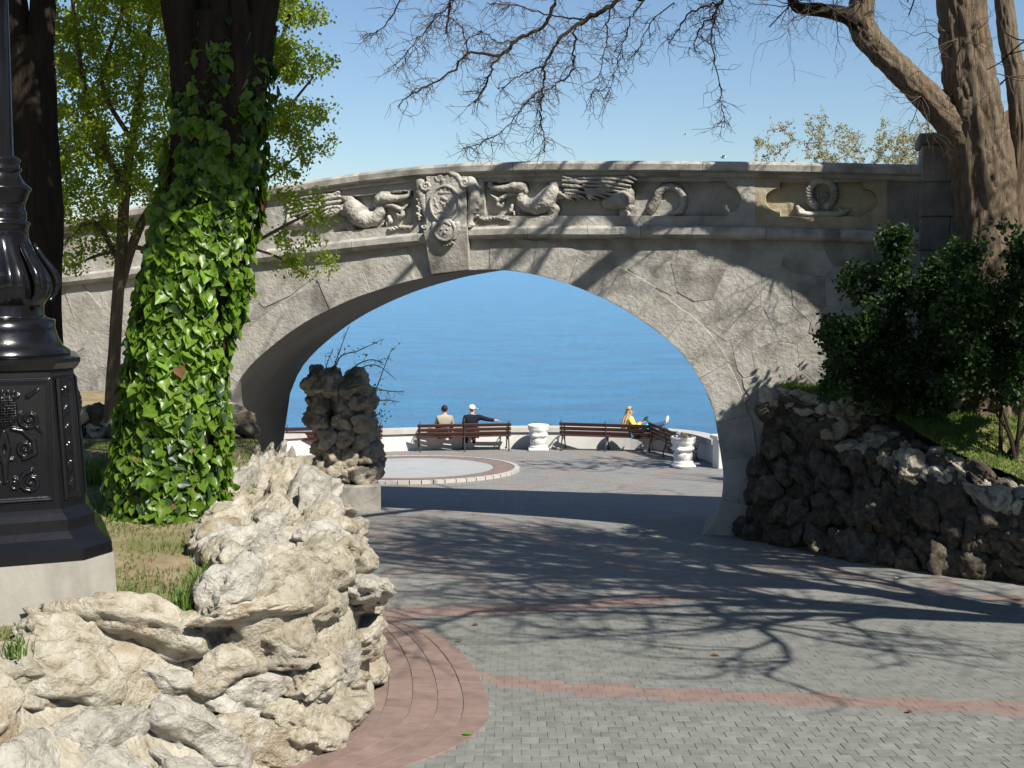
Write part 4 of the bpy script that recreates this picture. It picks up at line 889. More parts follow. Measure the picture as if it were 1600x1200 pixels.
# bag lying on the seat behind her slats
v, f = rock_verts(B2 @ Vector((x + .05, .42, .5)), (.2, .12, .09), 779, 3, 5, .3); tag(obj('bag', v, f, 'dark_cloth', smooth=True), 'dark bag lying on the bench seat by the blonde woman', 'bag')

# gulls --------------------------------------------------------------
for px, py, D, s, lb in ((1130, 246, 60, .75, 'white gull gliding just above the bridge coping'), (1071, 210, 110, .7, 'distant tiny gull high over the sea')):
    p = P(px, py, D); o = thing('seagull', p, lb, 'gull', 'gulls over the sea'); v, f = ico(2)
    obj('body', v * np.array((.2, .07, .065)) * s + np.array(p), f, 'gull', o, True)
    for k in (-1, 1):
        w = np.array([(0, 0, 0), (.1, 0, 0), (.02, k * .35, .16), (-.1, k * .35, .15), (-.12, k * .72, .08), (-.12, 0, 0)]) * s; wv = np.vstack([w, w + np.array((0, 0, .015))])
        obj('wing', wv + np.array(p), [(0, 1, 2, 3, 5), (2, 4, 3), (6, 7, 8, 9, 11), (8, 10, 9), (1, 2, 8, 7), (2, 4, 10, 8), (4, 3, 9, 10), (3, 5, 11, 9)], 'gull', o)
    obj('tail', np.array([(-.18, -.03, 0), (-.18, .03, 0), (-.32, .06, 0), (-.32, -.06, 0), (-.18, 0, .02), (-.32, 0, .015)]) * s + np.array(p), [(0, 1, 2, 3), (0, 4, 5, 3), (4, 1, 2, 5)], 'gull', o)

# white house behind the trees on the right ----------------------------
hp = P(1640, 420, 34); hz = zg1(34)
ho = thing('white_house', (hp.x, hp.y, hz), 'white building glimpsed behind the right-hand tree trunks', 'building')
q = MB(); q.box(hp.x - 1.2, hp.x + 8, hp.y, hp.y + 6, hz - 1, 5.6, None, .02); q.build('wall', 'wall_white', ho)
q = MB(); q.add([(hp.x - 1.6, hp.y - .4, 5.6), (hp.x + 8.4, hp.y - .4, 5.6), (hp.x + 8.4, hp.y + 6.4, 5.6), (hp.x - 1.6, hp.y + 6.4, 5.6), (hp.x + 1.5, hp.y + 3, 7.6), (hp.x + 5.5, hp.y + 3, 7.6)], [(0, 1, 5, 4), (1, 2, 5), (2, 3, 4, 5), (3, 0, 4), (0, 3, 2, 1)]); q.build('roof', 'roof_tile', ho)
for k in range(3):
    for z in (-.4, 2.8):
        x0 = hp.x + .6 + k * 2.5; q = MB(); q.box(x0, x0 + 1, hp.y - .03, hp.y + .02, z, z + 1.5); w = q.build('window', 'white_paint', ho); q = MB(); q.box(x0 + .1, x0 + .9, hp.y - .04, hp.y - .032, z + .1, z + 1.4); q.build('pane', 'window_glass', w)

# ------------------------------------------------------------------ street lamp
LD = 8.0; SCL = FOC / LD; la = P(-5, 400, LD); lx, ly = la.x, la.y
def zy(py): return P(0, py, LD).z
lz = float(bed_z(np.array(lx), np.array(ly)))
lamp = thing('street_lamp', (lx, ly, lz), 'glossy black cast-iron lamp post with ornate panelled pedestal on a concrete plinth', 'street lamp')
ROT = math.radians(22)
def octo(R, ch):                                            # square with chamfered corners, half width R
    c = R - ch; return [(-c, -R), (c, -R), (R, -c), (R, c), (c, R), (-c, R), (-R, c), (-R, -c)]
def octo_loft(name, levels, mat, parent, smooth=False):
    v = []; f = []; cr, sr = math.cos(ROT), math.sin(ROT)
    for R, ch, z in levels: v += [(lx + x * cr - y * sr, ly + x * sr + y * cr, z) for x, y in octo(R, ch)]
    for i in range(len(levels) - 1): f += [(i * 8 + k, i * 8 + (k + 1) % 8, i * 8 + 8 + (k + 1) % 8, i * 8 + 8 + k) for k in range(8)]
    f += [tuple(range(7, -1, -1)), tuple((len(levels) - 1) * 8 + k for k in range(8))]
    return obj(name, v, f, mat, parent, smooth)
h_ = lambda px: (px - 13) / SCL
octo_loft('plinth', [(h_(172), .19, lz - .2), (h_(166), .185, zy(868)), (h_(165), .185, zy(853))], 'concrete', lamp)
ped = octo_loft('pedestal', [(h_(164), .18, zy(852)), (h_(163), .18, zy(836)), (h_(148), .17, zy(822)), (h_(140), .165, zy(812)), (h_(140), .165, zy(795)), (h_(133), .16, zy(786)), (h_(128), .155, zy(780)), (h_(117), .145, zy(575)), (h_(121), .147, zy(572)), (h_(127), .15, zy(562)), (h_(127), .15, zy(556)), (h_(100), .13, zy(553))], 'black_iron', lamp)
# panel reliefs on the pedestal faces
def relief_panel(name, cx, cy, ang, w, hgt, z0, seed_, parent, tilt):
    nu, nw = int(w / .0045), int(hgt / .0045); a = np.linspace(-1, 1, nu); b = np.linspace(0, 1, nw); A, B = np.meshgrid(a, b, indexing='ij'); X = A * w / 2 * 1000; Y = B * hgt * 1000   # mm
    H = np.zeros_like(X); fr_ = np.maximum(np.abs(X) - (w * 500 - 26), np.maximum(np.abs(Y - hgt * 500) - (hgt * 500 - 26), 0)); e = np.maximum(np.abs(X) - (w * 500 - 30), np.abs(Y - hgt * 500) - (hgt * 500 - 30))
    H = np.maximum(H, .012 * np.exp(-((e - 12) / 7) ** 2)); H = np.maximum(H, .007 * np.exp(-((e - 0) / 5) ** 2))
    def cp(pts, k=1.0):
        nonlocal H
        for s in (-1, 1):
            for (x0, y0, r0), (x1, y1, r1) in zip(pts[:-1], pts[1:]):
                x0_, x1_ = s * x0, s * x1; dx, dy = x1_ - x0_, y1 - y0; t = np.clip(((X - x0_) * dx + (Y - y0) * dy) / (dx * dx + dy * dy + 1e-9), 0, 1); r = r0 + (r1 - r0) * t
                q = 1 - ((X - x0_ - t * dx) ** 2 + (Y - y0 - t * dy) ** 2) / (r * r); H = np.maximum(H, np.where(q > 0, .004 + r * .001 * k * np.sqrt(np.maximum(q, 0)), 0))
    Wm = w * 500 - 45; Hm = hgt * 1000
    def spiral(cx_, cy_, r, tu, ph, w0): return [(cx_ + r * (1 - i / 18) * math.cos(ph + tu * i * .62), cy_ + r * (1 - i / 18) * math.sin(ph + tu * i * .62), w0 * (1 - .4 * i / 18)) for i in range(16)]
    if w > .3:
        d = ((X / (Wm * .36)) ** 2 + ((Y - Hm * .74) / (Hm * .13)) ** 2); H = np.maximum(H, np.where(d < 1, .032 * np.sqrt(np.maximum(0, 1 - d)) * (1 + .35 * np.sign(np.sin((X + Y) * .2) * np.sin((X - Y) * .2))), 0))
        for k in range(5): t = math.radians(90 - k * 20); cp([(Wm * .3 * math.cos(t), Hm * (.84) + 10 * math.sin(t), 9), (Wm * .42 * math.cos(t), Hm * .86 + 30 * math.sin(t), 5)])
        cp(spiral(Wm * .62, Hm * .67, Wm * .26, 1, 2.5, 13)); cp([(Wm * .2, Hm * .6, 12), (Wm * .45, Hm * .58, 13), (Wm * .7, Hm * .5, 16), (Wm * .72, Hm * .4, 18), (Wm * .45, Hm * .36, 14)], .9); cp(spiral(Wm * .5, Hm * .44, Wm * .24, -1, 0, 13))
        cp([(0, Hm * .58, 18), (Wm * .1, Hm * .45, 16), (0, Hm * .32, 20), (0, Hm * .18, 12)]); cp([(0, Hm * .36, 14), (Wm * .2, Hm * .36, 10)]); cp(spiral(Wm * .6, Hm * .17, Wm * .3, 1, 1.5, 14)); cp(spiral(Wm * .2, Hm * .16, Wm * .16, -1, 1.5, 10)); cp([(Wm * .6, Hm * .85, 12), (Wm * .85, Hm * .9, 5)]); cp([(Wm * .8, Hm * .6, 9), (Wm * .92, Hm * .55, 4)])
    else:
        for k in range(6):
            yc = Hm * (.13 + k * .15); cp(spiral(Wm * .45, yc, Wm * .55, 1 if k % 2 else -1, 1.2 * k, 7)); cp([(0, yc - 25, 8), (0, yc + 15, 10), (0, yc + 40, 4)])
    fn = np.array([math.sin(ang), -math.cos(ang), 0]); fs = np.array([math.cos(ang), math.sin(ang), 0]); up = np.array([0, 0, 1.0]) - fn * tilt
    V_ = np.array([cx, cy, z0]) + A[..., None] * w / 2 * fs + B[..., None] * hgt * up + (H + .002)[..., None] * fn
    Fq_ = np.array([(i * nw + j, (i + 1) * nw + j, (i + 1) * nw + j + 1, i * nw + j + 1) for i in range(nu - 1) for j in range(nw - 1)])
    return obj(name, V_.reshape(-1, 3), Fq_, 'black_iron', parent, True)
Rb, Rt = h_(128), h_(117); zb, zt = zy(772), zy(585); tl = (Rb - Rt) / (zy(575) - zy(780))
for k in range(4):
    a = ROT + k * math.pi / 2; n_ = np.array([math.sin(a), -math.cos(a)]); relief_panel('ornament_panel', lx + n_[0] * Rb, ly + n_[1] * Rb, a, 2 * (Rb - .155) - .05, zt - zb, zb + .01, k, ped, tl)
    a2 = a + math.pi / 4; rc = (Rb + (Rb - .155)) / math.sqrt(2); n_ = np.array([math.sin(a2), -math.cos(a2)]); relief_panel('ornament_strip', lx + n_[0] * rc, ly + n_[1] * rc, a2, .145, zt - zb, zb + .01, k, ped, tl * 1.0)
# shaft
rz = [(26, 0), (26, 243), (33, 246), (36, 250), (34, 255), (34, 261), (37, 263), (37, 266), (33, 269), (34, 272), (36, 278), (43, 287), (50, 293), (51, 296), (47, 300), (43, 312), (40, 318), (40, 328), (42, 331), (42, 338), (41, 345), (46, 347), (47, 350), (44, 355), (43, 364), (45, 375), (52, 395), (62, 412), (70, 425), (76, 440), (77, 452), (74, 465), (68, 475), (66, 478), (67, 480), (67, 492), (69, 495), (76, 498), (84, 500), (84, 513), (86, 518), (89, 528), (96, 540), (108, 549), (108, 555)]
prof = [((r + 5 - max(0, py - 400) * .045) / SCL * .98, zy(py) - lz) for r, py in rz][::-1]
prof += [(.105, 4.4), (.14, 4.42), (.14, 4.5), (.08, 4.55), (.065, 5.4)]
prof = [p for p in prof]
def lobes(i, z, a):
    t = (z + lz - zy(478)) / (zy(375) - zy(478))
    if 0 < t < 1: return 1 + .13 * math.sin(math.pi * t) * (abs(math.cos(4 * a + .4)) - .45) + .03 * math.sin(24 * a) * math.sin(math.pi * t)
    return 1
q = MB(); q.lathe(prof, (lx, ly, lz), 96, lobes); q.build('shaft', 'black_iron', lamp, True)
q = MB()
for k in range(8):                                          # curled acanthus tips
    a = k * math.pi / 4 + .3; pts = []
    for j in range(9):
        t = j / 8; py = 470 - 90 * t; r = np.interp(py, [p[1] for p in rz], [p[0] for p in rz]) + 5 + 7 * math.sin(t * math.pi) + (9 * max(0, t - .7)); pts.append((lx + r / SCL * math.cos(a), ly + r / SCL * math.sin(a), zy(py)))
    q.tube(pts, [.012, .018, .024, .028, .028, .024, .02, .02, .012], 8)
q.build('acanthus', 'black_iron', lamp, True)
q = MB(); hz_ = 5.45 + lz; q.lathe([(.06, 0), (.16, .05), (.2, .12), (.26, .5), (.28, .52), (.1, .72), (.03, .78), (.02, .95)], (lx, ly, hz_), 8); q.build('lantern', 'lamp_glass', lamp)
# ------------------------------------------------------------------ vegetation tools
def unit(v): v = np.asarray(v, float); return v / (np.linalg.norm(v) + 1e-9)
class Tubes:
    def __init__(s): s.v = []; s.f = []; s.n = 0
    def add(s, pts, rad, sides=4):
        v, f = tube(pts, rad, sides, False); f = np.array(f) + s.n; s.v.append(v); s.f.append(f); s.n += len(v)
    def build(s, name, mat, parent, kind=None): return obj(name, np.vstack(s.v), np.vstack(s.f), mat, parent, True, kind)
def trunk(name, pts, rad, mat, parent, sides=28, ridge=.08, k=7, seed=0, n=10, twist=.6):
    p = spline(pts, n); r = np.interp(np.linspace(0, len(pts) - 1, len(p)), range(len(pts)), rad); v, f = tube(p, r, sides); v = np.array(v)
    c = np.repeat(p, sides, 0); a = np.tile(np.arange(sides) * 2 * np.pi / sides, len(p)); h = np.repeat(np.linspace(0, 1, len(p)), sides)
    d = v - c; m = 1 + ridge * np.sin(k * a + twist * 6 * h + 3 * fbm(np.stack([np.cos(a), np.sin(a), h * 6], -1), 2, seed)) + ridge * 1.6 * fbm(np.stack([np.cos(a) * 2.2, np.sin(a) * 2.2, h * 9], -1), 4, seed + 5)
    if sides >= 40:                                         # furrowed bark
        q = np.stack([np.cos(a) * 5.2, np.sin(a) * 5.2, h * len(p) * .115 + 0 * a], -1); w = fbm(q, 2, seed + 21); rdg = np.abs(vnoise(q + w[:, None] * .8, seed + 31) - .5) * 2; m = m + .11 * (np.minimum(rdg * 1.8, 1) - .8) * min(1, .4 / max(.05, r.mean()) + .4)
    return obj(name, c + d * m[:, None], f, mat, parent, True)
def leaf_mesh(pos, nrm, tip, size, tm, tf):
    n = nrm / (np.linalg.norm(nrm, axis=1)[:, None] + 1e-9); t = tip - n * (tip * n).sum(1)[:, None]; t /= np.linalg.norm(t, axis=1)[:, None] + 1e-9; s_ = np.cross(t, n)
    V_ = pos[:, None] + size[:, None, None] * (tm[None, :, 0, None] * s_[:, None] + tm[None, :, 1, None] * t[:, None] + tm[None, :, 2, None] * n[:, None])
    k = len(tm); F_ = (np.arange(len(pos)) * k)[:, None, None] + tf[None]
    return V_.reshape(-1, 3), F_.reshape(-1, tf.shape[1])
LT = np.array([(0, 0, 0), (-.36, .5, .1), (0, 1, -.05), (.36, .5, .1)]); LF = np.array([(0, 1, 2), (0, 2, 3)])
LT2 = np.array([(0, 0, 0), (-.3, .3, .08), (-.26, .65, .06), (0, 1, -.12), (.26, .65, .06), (.3, .3, .08), (0, .5, -.02)]); LF2 = np.array([(0, 1, 6), (1, 2, 6), (2, 3, 6), (3, 4, 6), (4, 5, 6), (5, 0, 6)])
def colonise(skel, targets, T, rg, r0=.012, sag=.1, minr=.002, jitter=.08, step=5):
    """twigs from the nearest grown point to each target; returns (points, directions) along the outer part of every twig"""
    S = [np.asarray(p, float) for p in skel]; S = np.array(S); order = np.argsort([np.linalg.norm(S - t, axis=1).min() for t in targets]); outp = []; outd = []
    for i in order:
        t = np.asarray(targets[i], float); d = np.linalg.norm(S - t, axis=1); k = int(d.argmin()); L = d[k]
        if L < .03: continue
        m = (S[k] + t) / 2 + rg.normal(0, jitter, 3) * L + np.array((0, 0, sag * L)); p = spline([S[k], m, t], step); 
        T.add(p, np.linspace(max(minr * 1.5, min(r0, r0 * L * 1.2)), minr, len(p)), 4 if r0 > .006 else 3); S = np.vstack([S, p[2:]])
        q = p[len(p) // 3:]; outp.append(q); outd.append(np.gradient(q, axis=0))
    return np.vstack(outp), np.vstack(outd)
def scatter_leaves(pts, dirs, n, spread, rg, size, tm=LT, tf=LF, up=.5):
    k = rg.randint(0, len(pts), n); pos = pts[k] + rg.normal(0, spread, (n, 3)); nrm = rg.normal(0, 1, (n, 3)) + np.array((.2, -.2, up)); tip = dirs[k] / (np.linalg.norm(dirs[k], axis=1)[:, None] + 1e-9) + rg.normal(0, .7, (n, 3))
    return leaf_mesh(pos, nrm, tip, rg.uniform(size[0], size[1], n), tm, tf)
def grow(T, p, d, L, r, lev, rg, kids, out=None, grav=0.0, bend=.22, minr=.004):
    n = 5 if lev < 2 else 4; pts = [np.asarray(p, float)]; dd = unit(d)
    for i in range(n):
        dd = unit(dd + rg.normal(0, bend, 3) * (.6 if lev == 0 else 1) + np.array((0, 0, grav))); pts.append(pts[-1] + dd * L / n)
    T.add(spline(pts, 2 if lev > 2 else 3), np.linspace(r, max(minr, r * .5), (n) * (2 if lev > 2 else 3) + 1), 8 if lev < 1 else (6 if lev < 2 else (4 if lev < 3 else 3)))
    if out is not None and lev >= len(kids) - 1: out.append(np.array(pts[1:]))
    if lev < len(kids):
        for k in range(kids[lev]):
            t = rg.uniform(.3, 1.0) if k else 1.0; i = min(n - 1, int(t * n)); q = pts[i] + (pts[min(n, i + 1)] - pts[i]) * (t * n - i if t < 1 else 1)
            base = unit(pts[min(n, i + 1)] - pts[i]); side = unit(np.cross(base, rg.normal(0, 1, 3))); a = rg.uniform(.45, 1.0)
            grow(T, q, base * math.cos(a) + side * math.sin(a), L * rg.uniform(.5, .78), max(minr, r * rg.uniform(.42, .6)), lev + 1, rg, kids, out, grav, bend, minr)

# ------------------------------------------------------------------ ivy-clad tree
rg = np.random.RandomState(21)
ID = 10.5
iv = thing('ivy_tree', (P(262, 775, ID).x, ID, float(bed_z(np.array(-2.8), np.array(ID)))), 'thick tree trunk wrapped in ivy beside the lamp post', 'tree')
cen = [(262, 800, 84), (264, 775, 74), (272, 680, 66), (283, 600, 62), (296, 500, 62), (312, 400, 60), (330, 300, 62), (342, 200, 66), (348, 100, 70), (352, 30, 74)]
sc_i = FOC / ID
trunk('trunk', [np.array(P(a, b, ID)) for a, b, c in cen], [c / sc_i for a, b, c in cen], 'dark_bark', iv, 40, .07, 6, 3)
stems = [[(318, 330, 20), (305, 180, 30), (290, 40, 30), (275, -60, 28), (240, -220, 22), (180, -420, 16)], [(335, 300, 20), (340, 160, 30), (345, 20, 28), (350, -80, 28), (380, -260, 22), (420, -480, 16)], [(355, 330, 20), (375, 180, 30), (398, 40, 26), (430, -60, 24), (500, -200, 20), (620, -380, 14)], [(350, 300, 14), (365, 180, 20), (376, 80, 18), (368, 0, 16), (330, -140, 14)]]
tops = []
for i, st in enumerate(stems):
    dd = (-.2, -.26, -.16, -.3, -.31)[i]; pts = [np.array(P(a, b, ID + dd * (min(1, k / 1.5) if i < 4 else 1))) for k, (a, b, c) in enumerate(st)]
    trunk('limb' if i < 4 else 'ivy_stem', pts, [c / sc_i for a, b, c in st], 'dark_bark', iv, 20, .09, 4, 30 + i); tops.append(pts[-1])
T = Tubes(); outs = []
for i, p in enumerate(tops[:3]): 
    for k in range(4): grow(T, p, np.array((.35 * (i - 1) + rg.normal(0, .5) + .3, -.25 + rg.normal(0, .45), .75)), 1.5, .06, 1, rg, [0, 4, 4, 3], outs)
T.build('branches', 'dark_bark', iv)
op = np.vstack(outs); od = np.gradient(op, axis=0)
v, f = scatter_leaves(op, od, 7000, .2, rg, (.08, .13)); obj('crown', v, f, 'spring_leaf', iv, kind='stuff')
T = Tubes(); b0_ = np.array(P(430, -60, ID - .16)); lead = spline([b0_, b0_ + np.array((.5, -.7, 1.6)), np.array((-.75, 8.5, 6.5))], 8); T.add(lead, np.linspace(.12, .05, len(lead)), 8)
tgc = [np.array((-.8, 8.1, 7.0)) + np.array((1.25, 1.25, 1.0)) * unit(rg.normal(0, 1, 3)) * rg.uniform(.2, 1) ** .5 for k in range(90)]
a_, d_2 = colonise(list(lead[4:]), tgc, T, rg, .02, .03, .004, .1); T.build('branches', 'dark_bark', iv)
v, f = scatter_leaves(a_, d_2, 9000, .16, rg, (.09, .16)); obj('crown', v, f, 'spring_leaf', iv, kind='stuff')
# ivy
ivy = thing('ivy_plant', iv.location + Vector((0, -.4, 0)), 'dense glossy green ivy climbing the thick trunk beside the lamp', 'ivy')
ey_ = [800, 770, 700, 600, 500, 400, 300, 200, 100, 0]; ew_ = [92, 86, 84, 80, 79, 80, 78, 76, 72, 62]; ec_ = [264, 266, 268, 277, 290, 310, 331, 342, 348, 352]
IT = np.array([(0, 0, 0), (-.2, -.14, .03), (-.44, -.04, .06), (-.5, .18, .06), (-.46, .42, .07), (-.26, .66, .03), (0, 1.0, -.08), (.26, .66, .03), (.46, .42, .07), (.5, .18, .06), (.44, -.04, .06), (.2, -.14, .03), (0, .34, -.05)]) * np.array((.95, .95, 1.6)); IF = np.array([(i, (i + 1) % 12, 12) for i in range(12)])
N = 7200; yy = 805 - 805 * rg.uniform(0, 1, N) ** 1.15; yy = np.where(rg.uniform(0, 1, N) < .25, rg.uniform(230, 800, N), yy)
ph = rg.uniform(-2.1, 2.1, N)
rad = np.interp(-yy, [-q for q in ey_], ew_) / sc_i * (1 + .26 * fbm(np.stack([ph * 1.5, yy * .012, 0 * ph], -1), 3, 6)) * rg.uniform(.84, 1.03, N); cx = np.interp(-yy, [-q for q in ey_], ec_)
ctr = np.array([np.array(P(a, b, ID)) for a, b in zip(cx, yy)]); outd = np.stack([np.sin(ph), -np.cos(ph), 0 * ph], 1); pos = ctr + outd * rad[:, None]
nrm = outd + rg.normal(0, .38, (N, 3)) + np.array((.12, -.1, .35)); tip = np.array((0, 0, -1.0)) + rg.normal(0, .5, (N, 3)); size = (.045 + .08 * rg.uniform(0, 1, N) ** 1.4) * np.where(yy > 660, .85, 1.0)
gap = fbm(np.stack([ph * 2.2, yy * .011, 0 * ph + 4], -1), 3, 16); dens = np.where(yy < 150, .75, 1.0); dens = np.where(yy < 60, .3, dens)
keep = (gap > -.26) & (rg.uniform(0, 1, N) < dens)
pos, nrm, tip, size, yy, ph = (q[keep] for q in (pos, nrm, tip, size, yy, ph))
score = size * np.where(np.abs(ph) < 1.0, 1, .3) * np.where(nrm[:, 1] < -.2, 1, .4); big = np.argsort(-score)[:300]; rest = np.setdiff1d(np.arange(len(pos)), big)
LMv = mesh(IT, IF, 'ivy_leaf', True, 'leaf'); LMd = mesh(IT, IF, 'ivy_dark', True, 'leaf')
for i in big:
    n_ = unit(nrm[i]); t_ = unit(tip[i] - n_ * (tip[i] @ n_)); s__ = np.cross(t_, n_); Mx = Matrix([[s__[k] * size[i], t_[k] * size[i], n_[k] * size[i], pos[i][k]] for k in range(3)] + [[0, 0, 0, 1]])
    place('leaf', LMv if rg.uniform() < .9 else LMd, Mx, ivy)
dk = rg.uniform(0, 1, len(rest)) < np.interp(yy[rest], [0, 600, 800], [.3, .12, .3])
dead = rg.uniform(0, 1, len(rest)) < .014
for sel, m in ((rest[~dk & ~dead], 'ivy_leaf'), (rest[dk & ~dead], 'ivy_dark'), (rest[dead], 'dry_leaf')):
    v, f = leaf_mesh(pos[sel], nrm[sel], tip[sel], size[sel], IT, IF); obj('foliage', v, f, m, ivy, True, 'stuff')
# ground ivy at the foot
n = 420; a = rg.uniform(0, 1, n); gp = np.array([np.array(Zp(165 + 200 * q, 768 + rg.normal(0, 14), .36)) for q in a]); gp[:, 2] = bed_z(gp[:, 0], gp[:, 1]) + rg.uniform(.02, .14, n)
v, f = leaf_mesh(gp, rg.normal(0, .5, (n, 3)) + np.array((.1, -.5, .8)), rg.normal(0, 1, (n, 3)), rg.uniform(.05, .09, n), IT, IF); obj('foliage', v, f, 'ivy_leaf', ivy, True, 'stuff')

# ------------------------------------------------------------------ dark trunk on the left
DD = 11.8; s1 = FOC / DD
dt = thing('dark_tree', P(55, 720, DD), 'dark forked tree trunk standing right behind the lamp post', 'tree'); dt.location.z = .3
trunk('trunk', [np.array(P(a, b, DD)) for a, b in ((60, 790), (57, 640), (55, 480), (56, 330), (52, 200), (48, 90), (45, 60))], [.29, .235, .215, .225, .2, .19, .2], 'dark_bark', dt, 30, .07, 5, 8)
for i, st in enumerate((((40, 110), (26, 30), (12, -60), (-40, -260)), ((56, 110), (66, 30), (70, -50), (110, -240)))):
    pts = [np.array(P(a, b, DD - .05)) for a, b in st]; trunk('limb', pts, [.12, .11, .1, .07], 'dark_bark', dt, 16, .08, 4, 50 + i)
T = Tubes(); outs = []
for st in ((-40, -260), (110, -240)):
    for k in range(3): grow(T, np.array(P(*st, DD - .05)), rg.normal(0, .5, 3) + np.array((.2, -.1, .8)), 1.6, .06, 1, rg, [0, 4, 4, 3], outs)
T.build('branches', 'dark_bark', dt); op = np.vstack(outs); v, f = scatter_leaves(op, np.gradient(op, axis=0), 5000, .15, rg, (.06, .1)); obj('crown', v, f, 'spring_leaf', dt, kind='stuff')

# ------------------------------------------------------------------ young tree in spring leaf
SD = 14.2
stt = thing('spring_tree', P(176, 640, SD), 'slim young tree with fresh yellow-green leaves in front of the bridge wing', 'tree')
stt.location.z = float(bed_z(np.array(stt.location.x), np.array(SD)))
sk = []
def limbs(defs, D, mat, parent, sc_, kk=0):
    for i, d in enumerate(defs):
        pts = [np.array(P(a, b, (d_ if len(q) > 3 else D))) for q in d for (a, b, c, *e) in [q] for d_ in [e[0] if e else D]]; trunk('trunk' if i == 0 and kk == 0 else 'limb', pts, [q[2] * .78 / sc_ for q in d], mat, parent, 14, .06, 4, 70 + i, 8); sk.extend(list(spline(pts, 8)[3:]))
limbs([[(174, 660, 15), (178, 560, 12), (184, 470, 11), (190, 390, 11), (196, 300, 10), (206, 220, 8), (222, 120, 6), (238, 10, 5), (250, -90, 4)], [(186, 450, 10), (206, 385, 9), (232, 330, 8), (270, 285, 7), (330, 230, 6), (390, 150, 5), (440, 60, 4), (465, -30, 3)],
       [(196, 300, 7), (165, 235, 6), (135, 150, 5), (118, 40, 4), (105, -80, 3)], [(188, 410, 6), (150, 350, 5), (120, 360, 4), (98, 385, 2)], [(300, 258, 5), (370, 230, 4), (430, 190, 3.5), (490, 120, 2)], [(232, 330, 5), (320, 320, 4), (400, 290, 3), (470, 240, 2)], [(206, 385, 5), (290, 400, 4), (380, 385, 3.5), (450, 350, 3), (500, 325, 2)], [(380, 385, 3), (430, 400, 2.5), (480, 430, 1.5)], [(206, 220, 5), (160, 130, 4), (190, 20, 3), (200, -70, 2)], [(190, 390, 4), (150, 400, 3), (115, 415, 1.5)]], SD, 'bark', stt, FOC / SD)
tg = []
def region(n, x0, x1, y0, y1, D0, D1, test=None):
    k = 0
    while k < n:
        a, b = rg.uniform(x0, x1), rg.uniform(y0, y1)
        if test and not test(a, b): continue
        tg.append(np.array(P(a, b, rg.uniform(D0, D1)))); k += 1
region(780, 78, 300, -80, 335, 13.3, 15.4, lambda a, b: fbm(np.array([[a * .02, b * .02, 3.]]), 3, 4)[0] > -.28 and (b < 300 or a < 250))
region(150, 425, 525, -40, 275, 13.7, 14.7, lambda a, b: rg.uniform() < np.interp(a, [425, 470, 525], [1, .5, .12]) and fbm(np.array([[a * .02, b * .035, 8.]]), 2, 4)[0] > -.12)
region(34, 425, 525, 285, 430, 13.8, 14.6, lambda a, b: rg.uniform() < np.interp(a, [425, 525], [1, .3])); region(34, 95, 200, 330, 425, 13.8, 14.8)
T = Tubes(); lp_, ld_ = colonise(sk, tg, T, rg, .009, .03, .0022, .1); T.build('twigs', 'twig', stt, 'stuff')
v, f = scatter_leaves(lp_, ld_, 44000, .05, rg, (.030, .058)); obj('crown', v, f, 'spring_leaf', stt, kind='stuff')

# ------------------------------------------------------------------ big bare tree on the lawn
RD = 18.3; s2 = FOC / RD
bt = thing('bare_tree', P(1545, 650, RD), 'big bare tree with furrowed brown bark and a limb leaning over the bridge', 'tree'); bt.location.z = float(lawn_z(np.array(bt.location.x), np.array(RD)))
def tl(defs, name, mat, D, sides, seed_, ridge=.06, k=6, n_=10): 
    pts = [np.array(P(a, b, D + (e[0] if e else 0))) for (a, b, c, *e) in defs]; trunk(name, pts, [q[2] / s2 for q in defs], mat, bt, sides, ridge, k, seed_, 26 if sides > 40 else 10); return pts
tl([(1552, 680, 70), (1550, 640, 58), (1548, 560, 50), (1545, 450, 47), (1541, 340, 46), (1534, 250, 47), (1522, 170, 42), (1511, 90, 38), (1502, 0, 36), (1496, -120, 33), (1490, -260, 26)], 'trunk', 'bark', RD, 110, 1, .03, 11)
tl([(1524, 262, 30), (1492, 200, 25), (1455, 158, 22), (1415, 118, 21), (1380, 84, 20), (1352, 52, 21), (1345, 20, 19), (1352, -60, 16), (1330, -200, 12)], 'limb', 'bark', RD - .05, 60, 2, .035, 8)
tl([(1352, 50, 15), (1325, 26, 12), (1290, 17, 10), (1255, 14, 9), (1240, 4, 8), (1225, -40, 7), (1180, -110, 6)], 'limb', 'dark_bark', RD - .1, 14, 3)
tl([(1566, 420, 22), (1588, 330, 18), (1596, 240, 17), (1590, 140, 16), (1576, 60, 15), (1566, -20, 14), (1555, -140, 12)], 'limb', 'bark', RD + .25, 60, 4, .035, 8)
LC_ = tl([(1348, -20, 14), (1290, -130, 12, -1.2), (1160, -170, 10, -2.6), (1060, -90, 9, -3.6), (1000, -5, 7.5, -4.1)], 'limb', 'dark_bark', RD, 14, 5)
LC2 = tl([(1160, -170, 8, -2.6), (960, -230, 7, -3.6), (800, -150, 6, -4.2), (640, -160, 5, -4.6), (520, -140, 4, -4.8)], 'limb', 'dark_bark', RD, 12, 6)
VD = 14.0; Zs = lambda x, y: (550 + x / 2.4615, y / 2.4615)
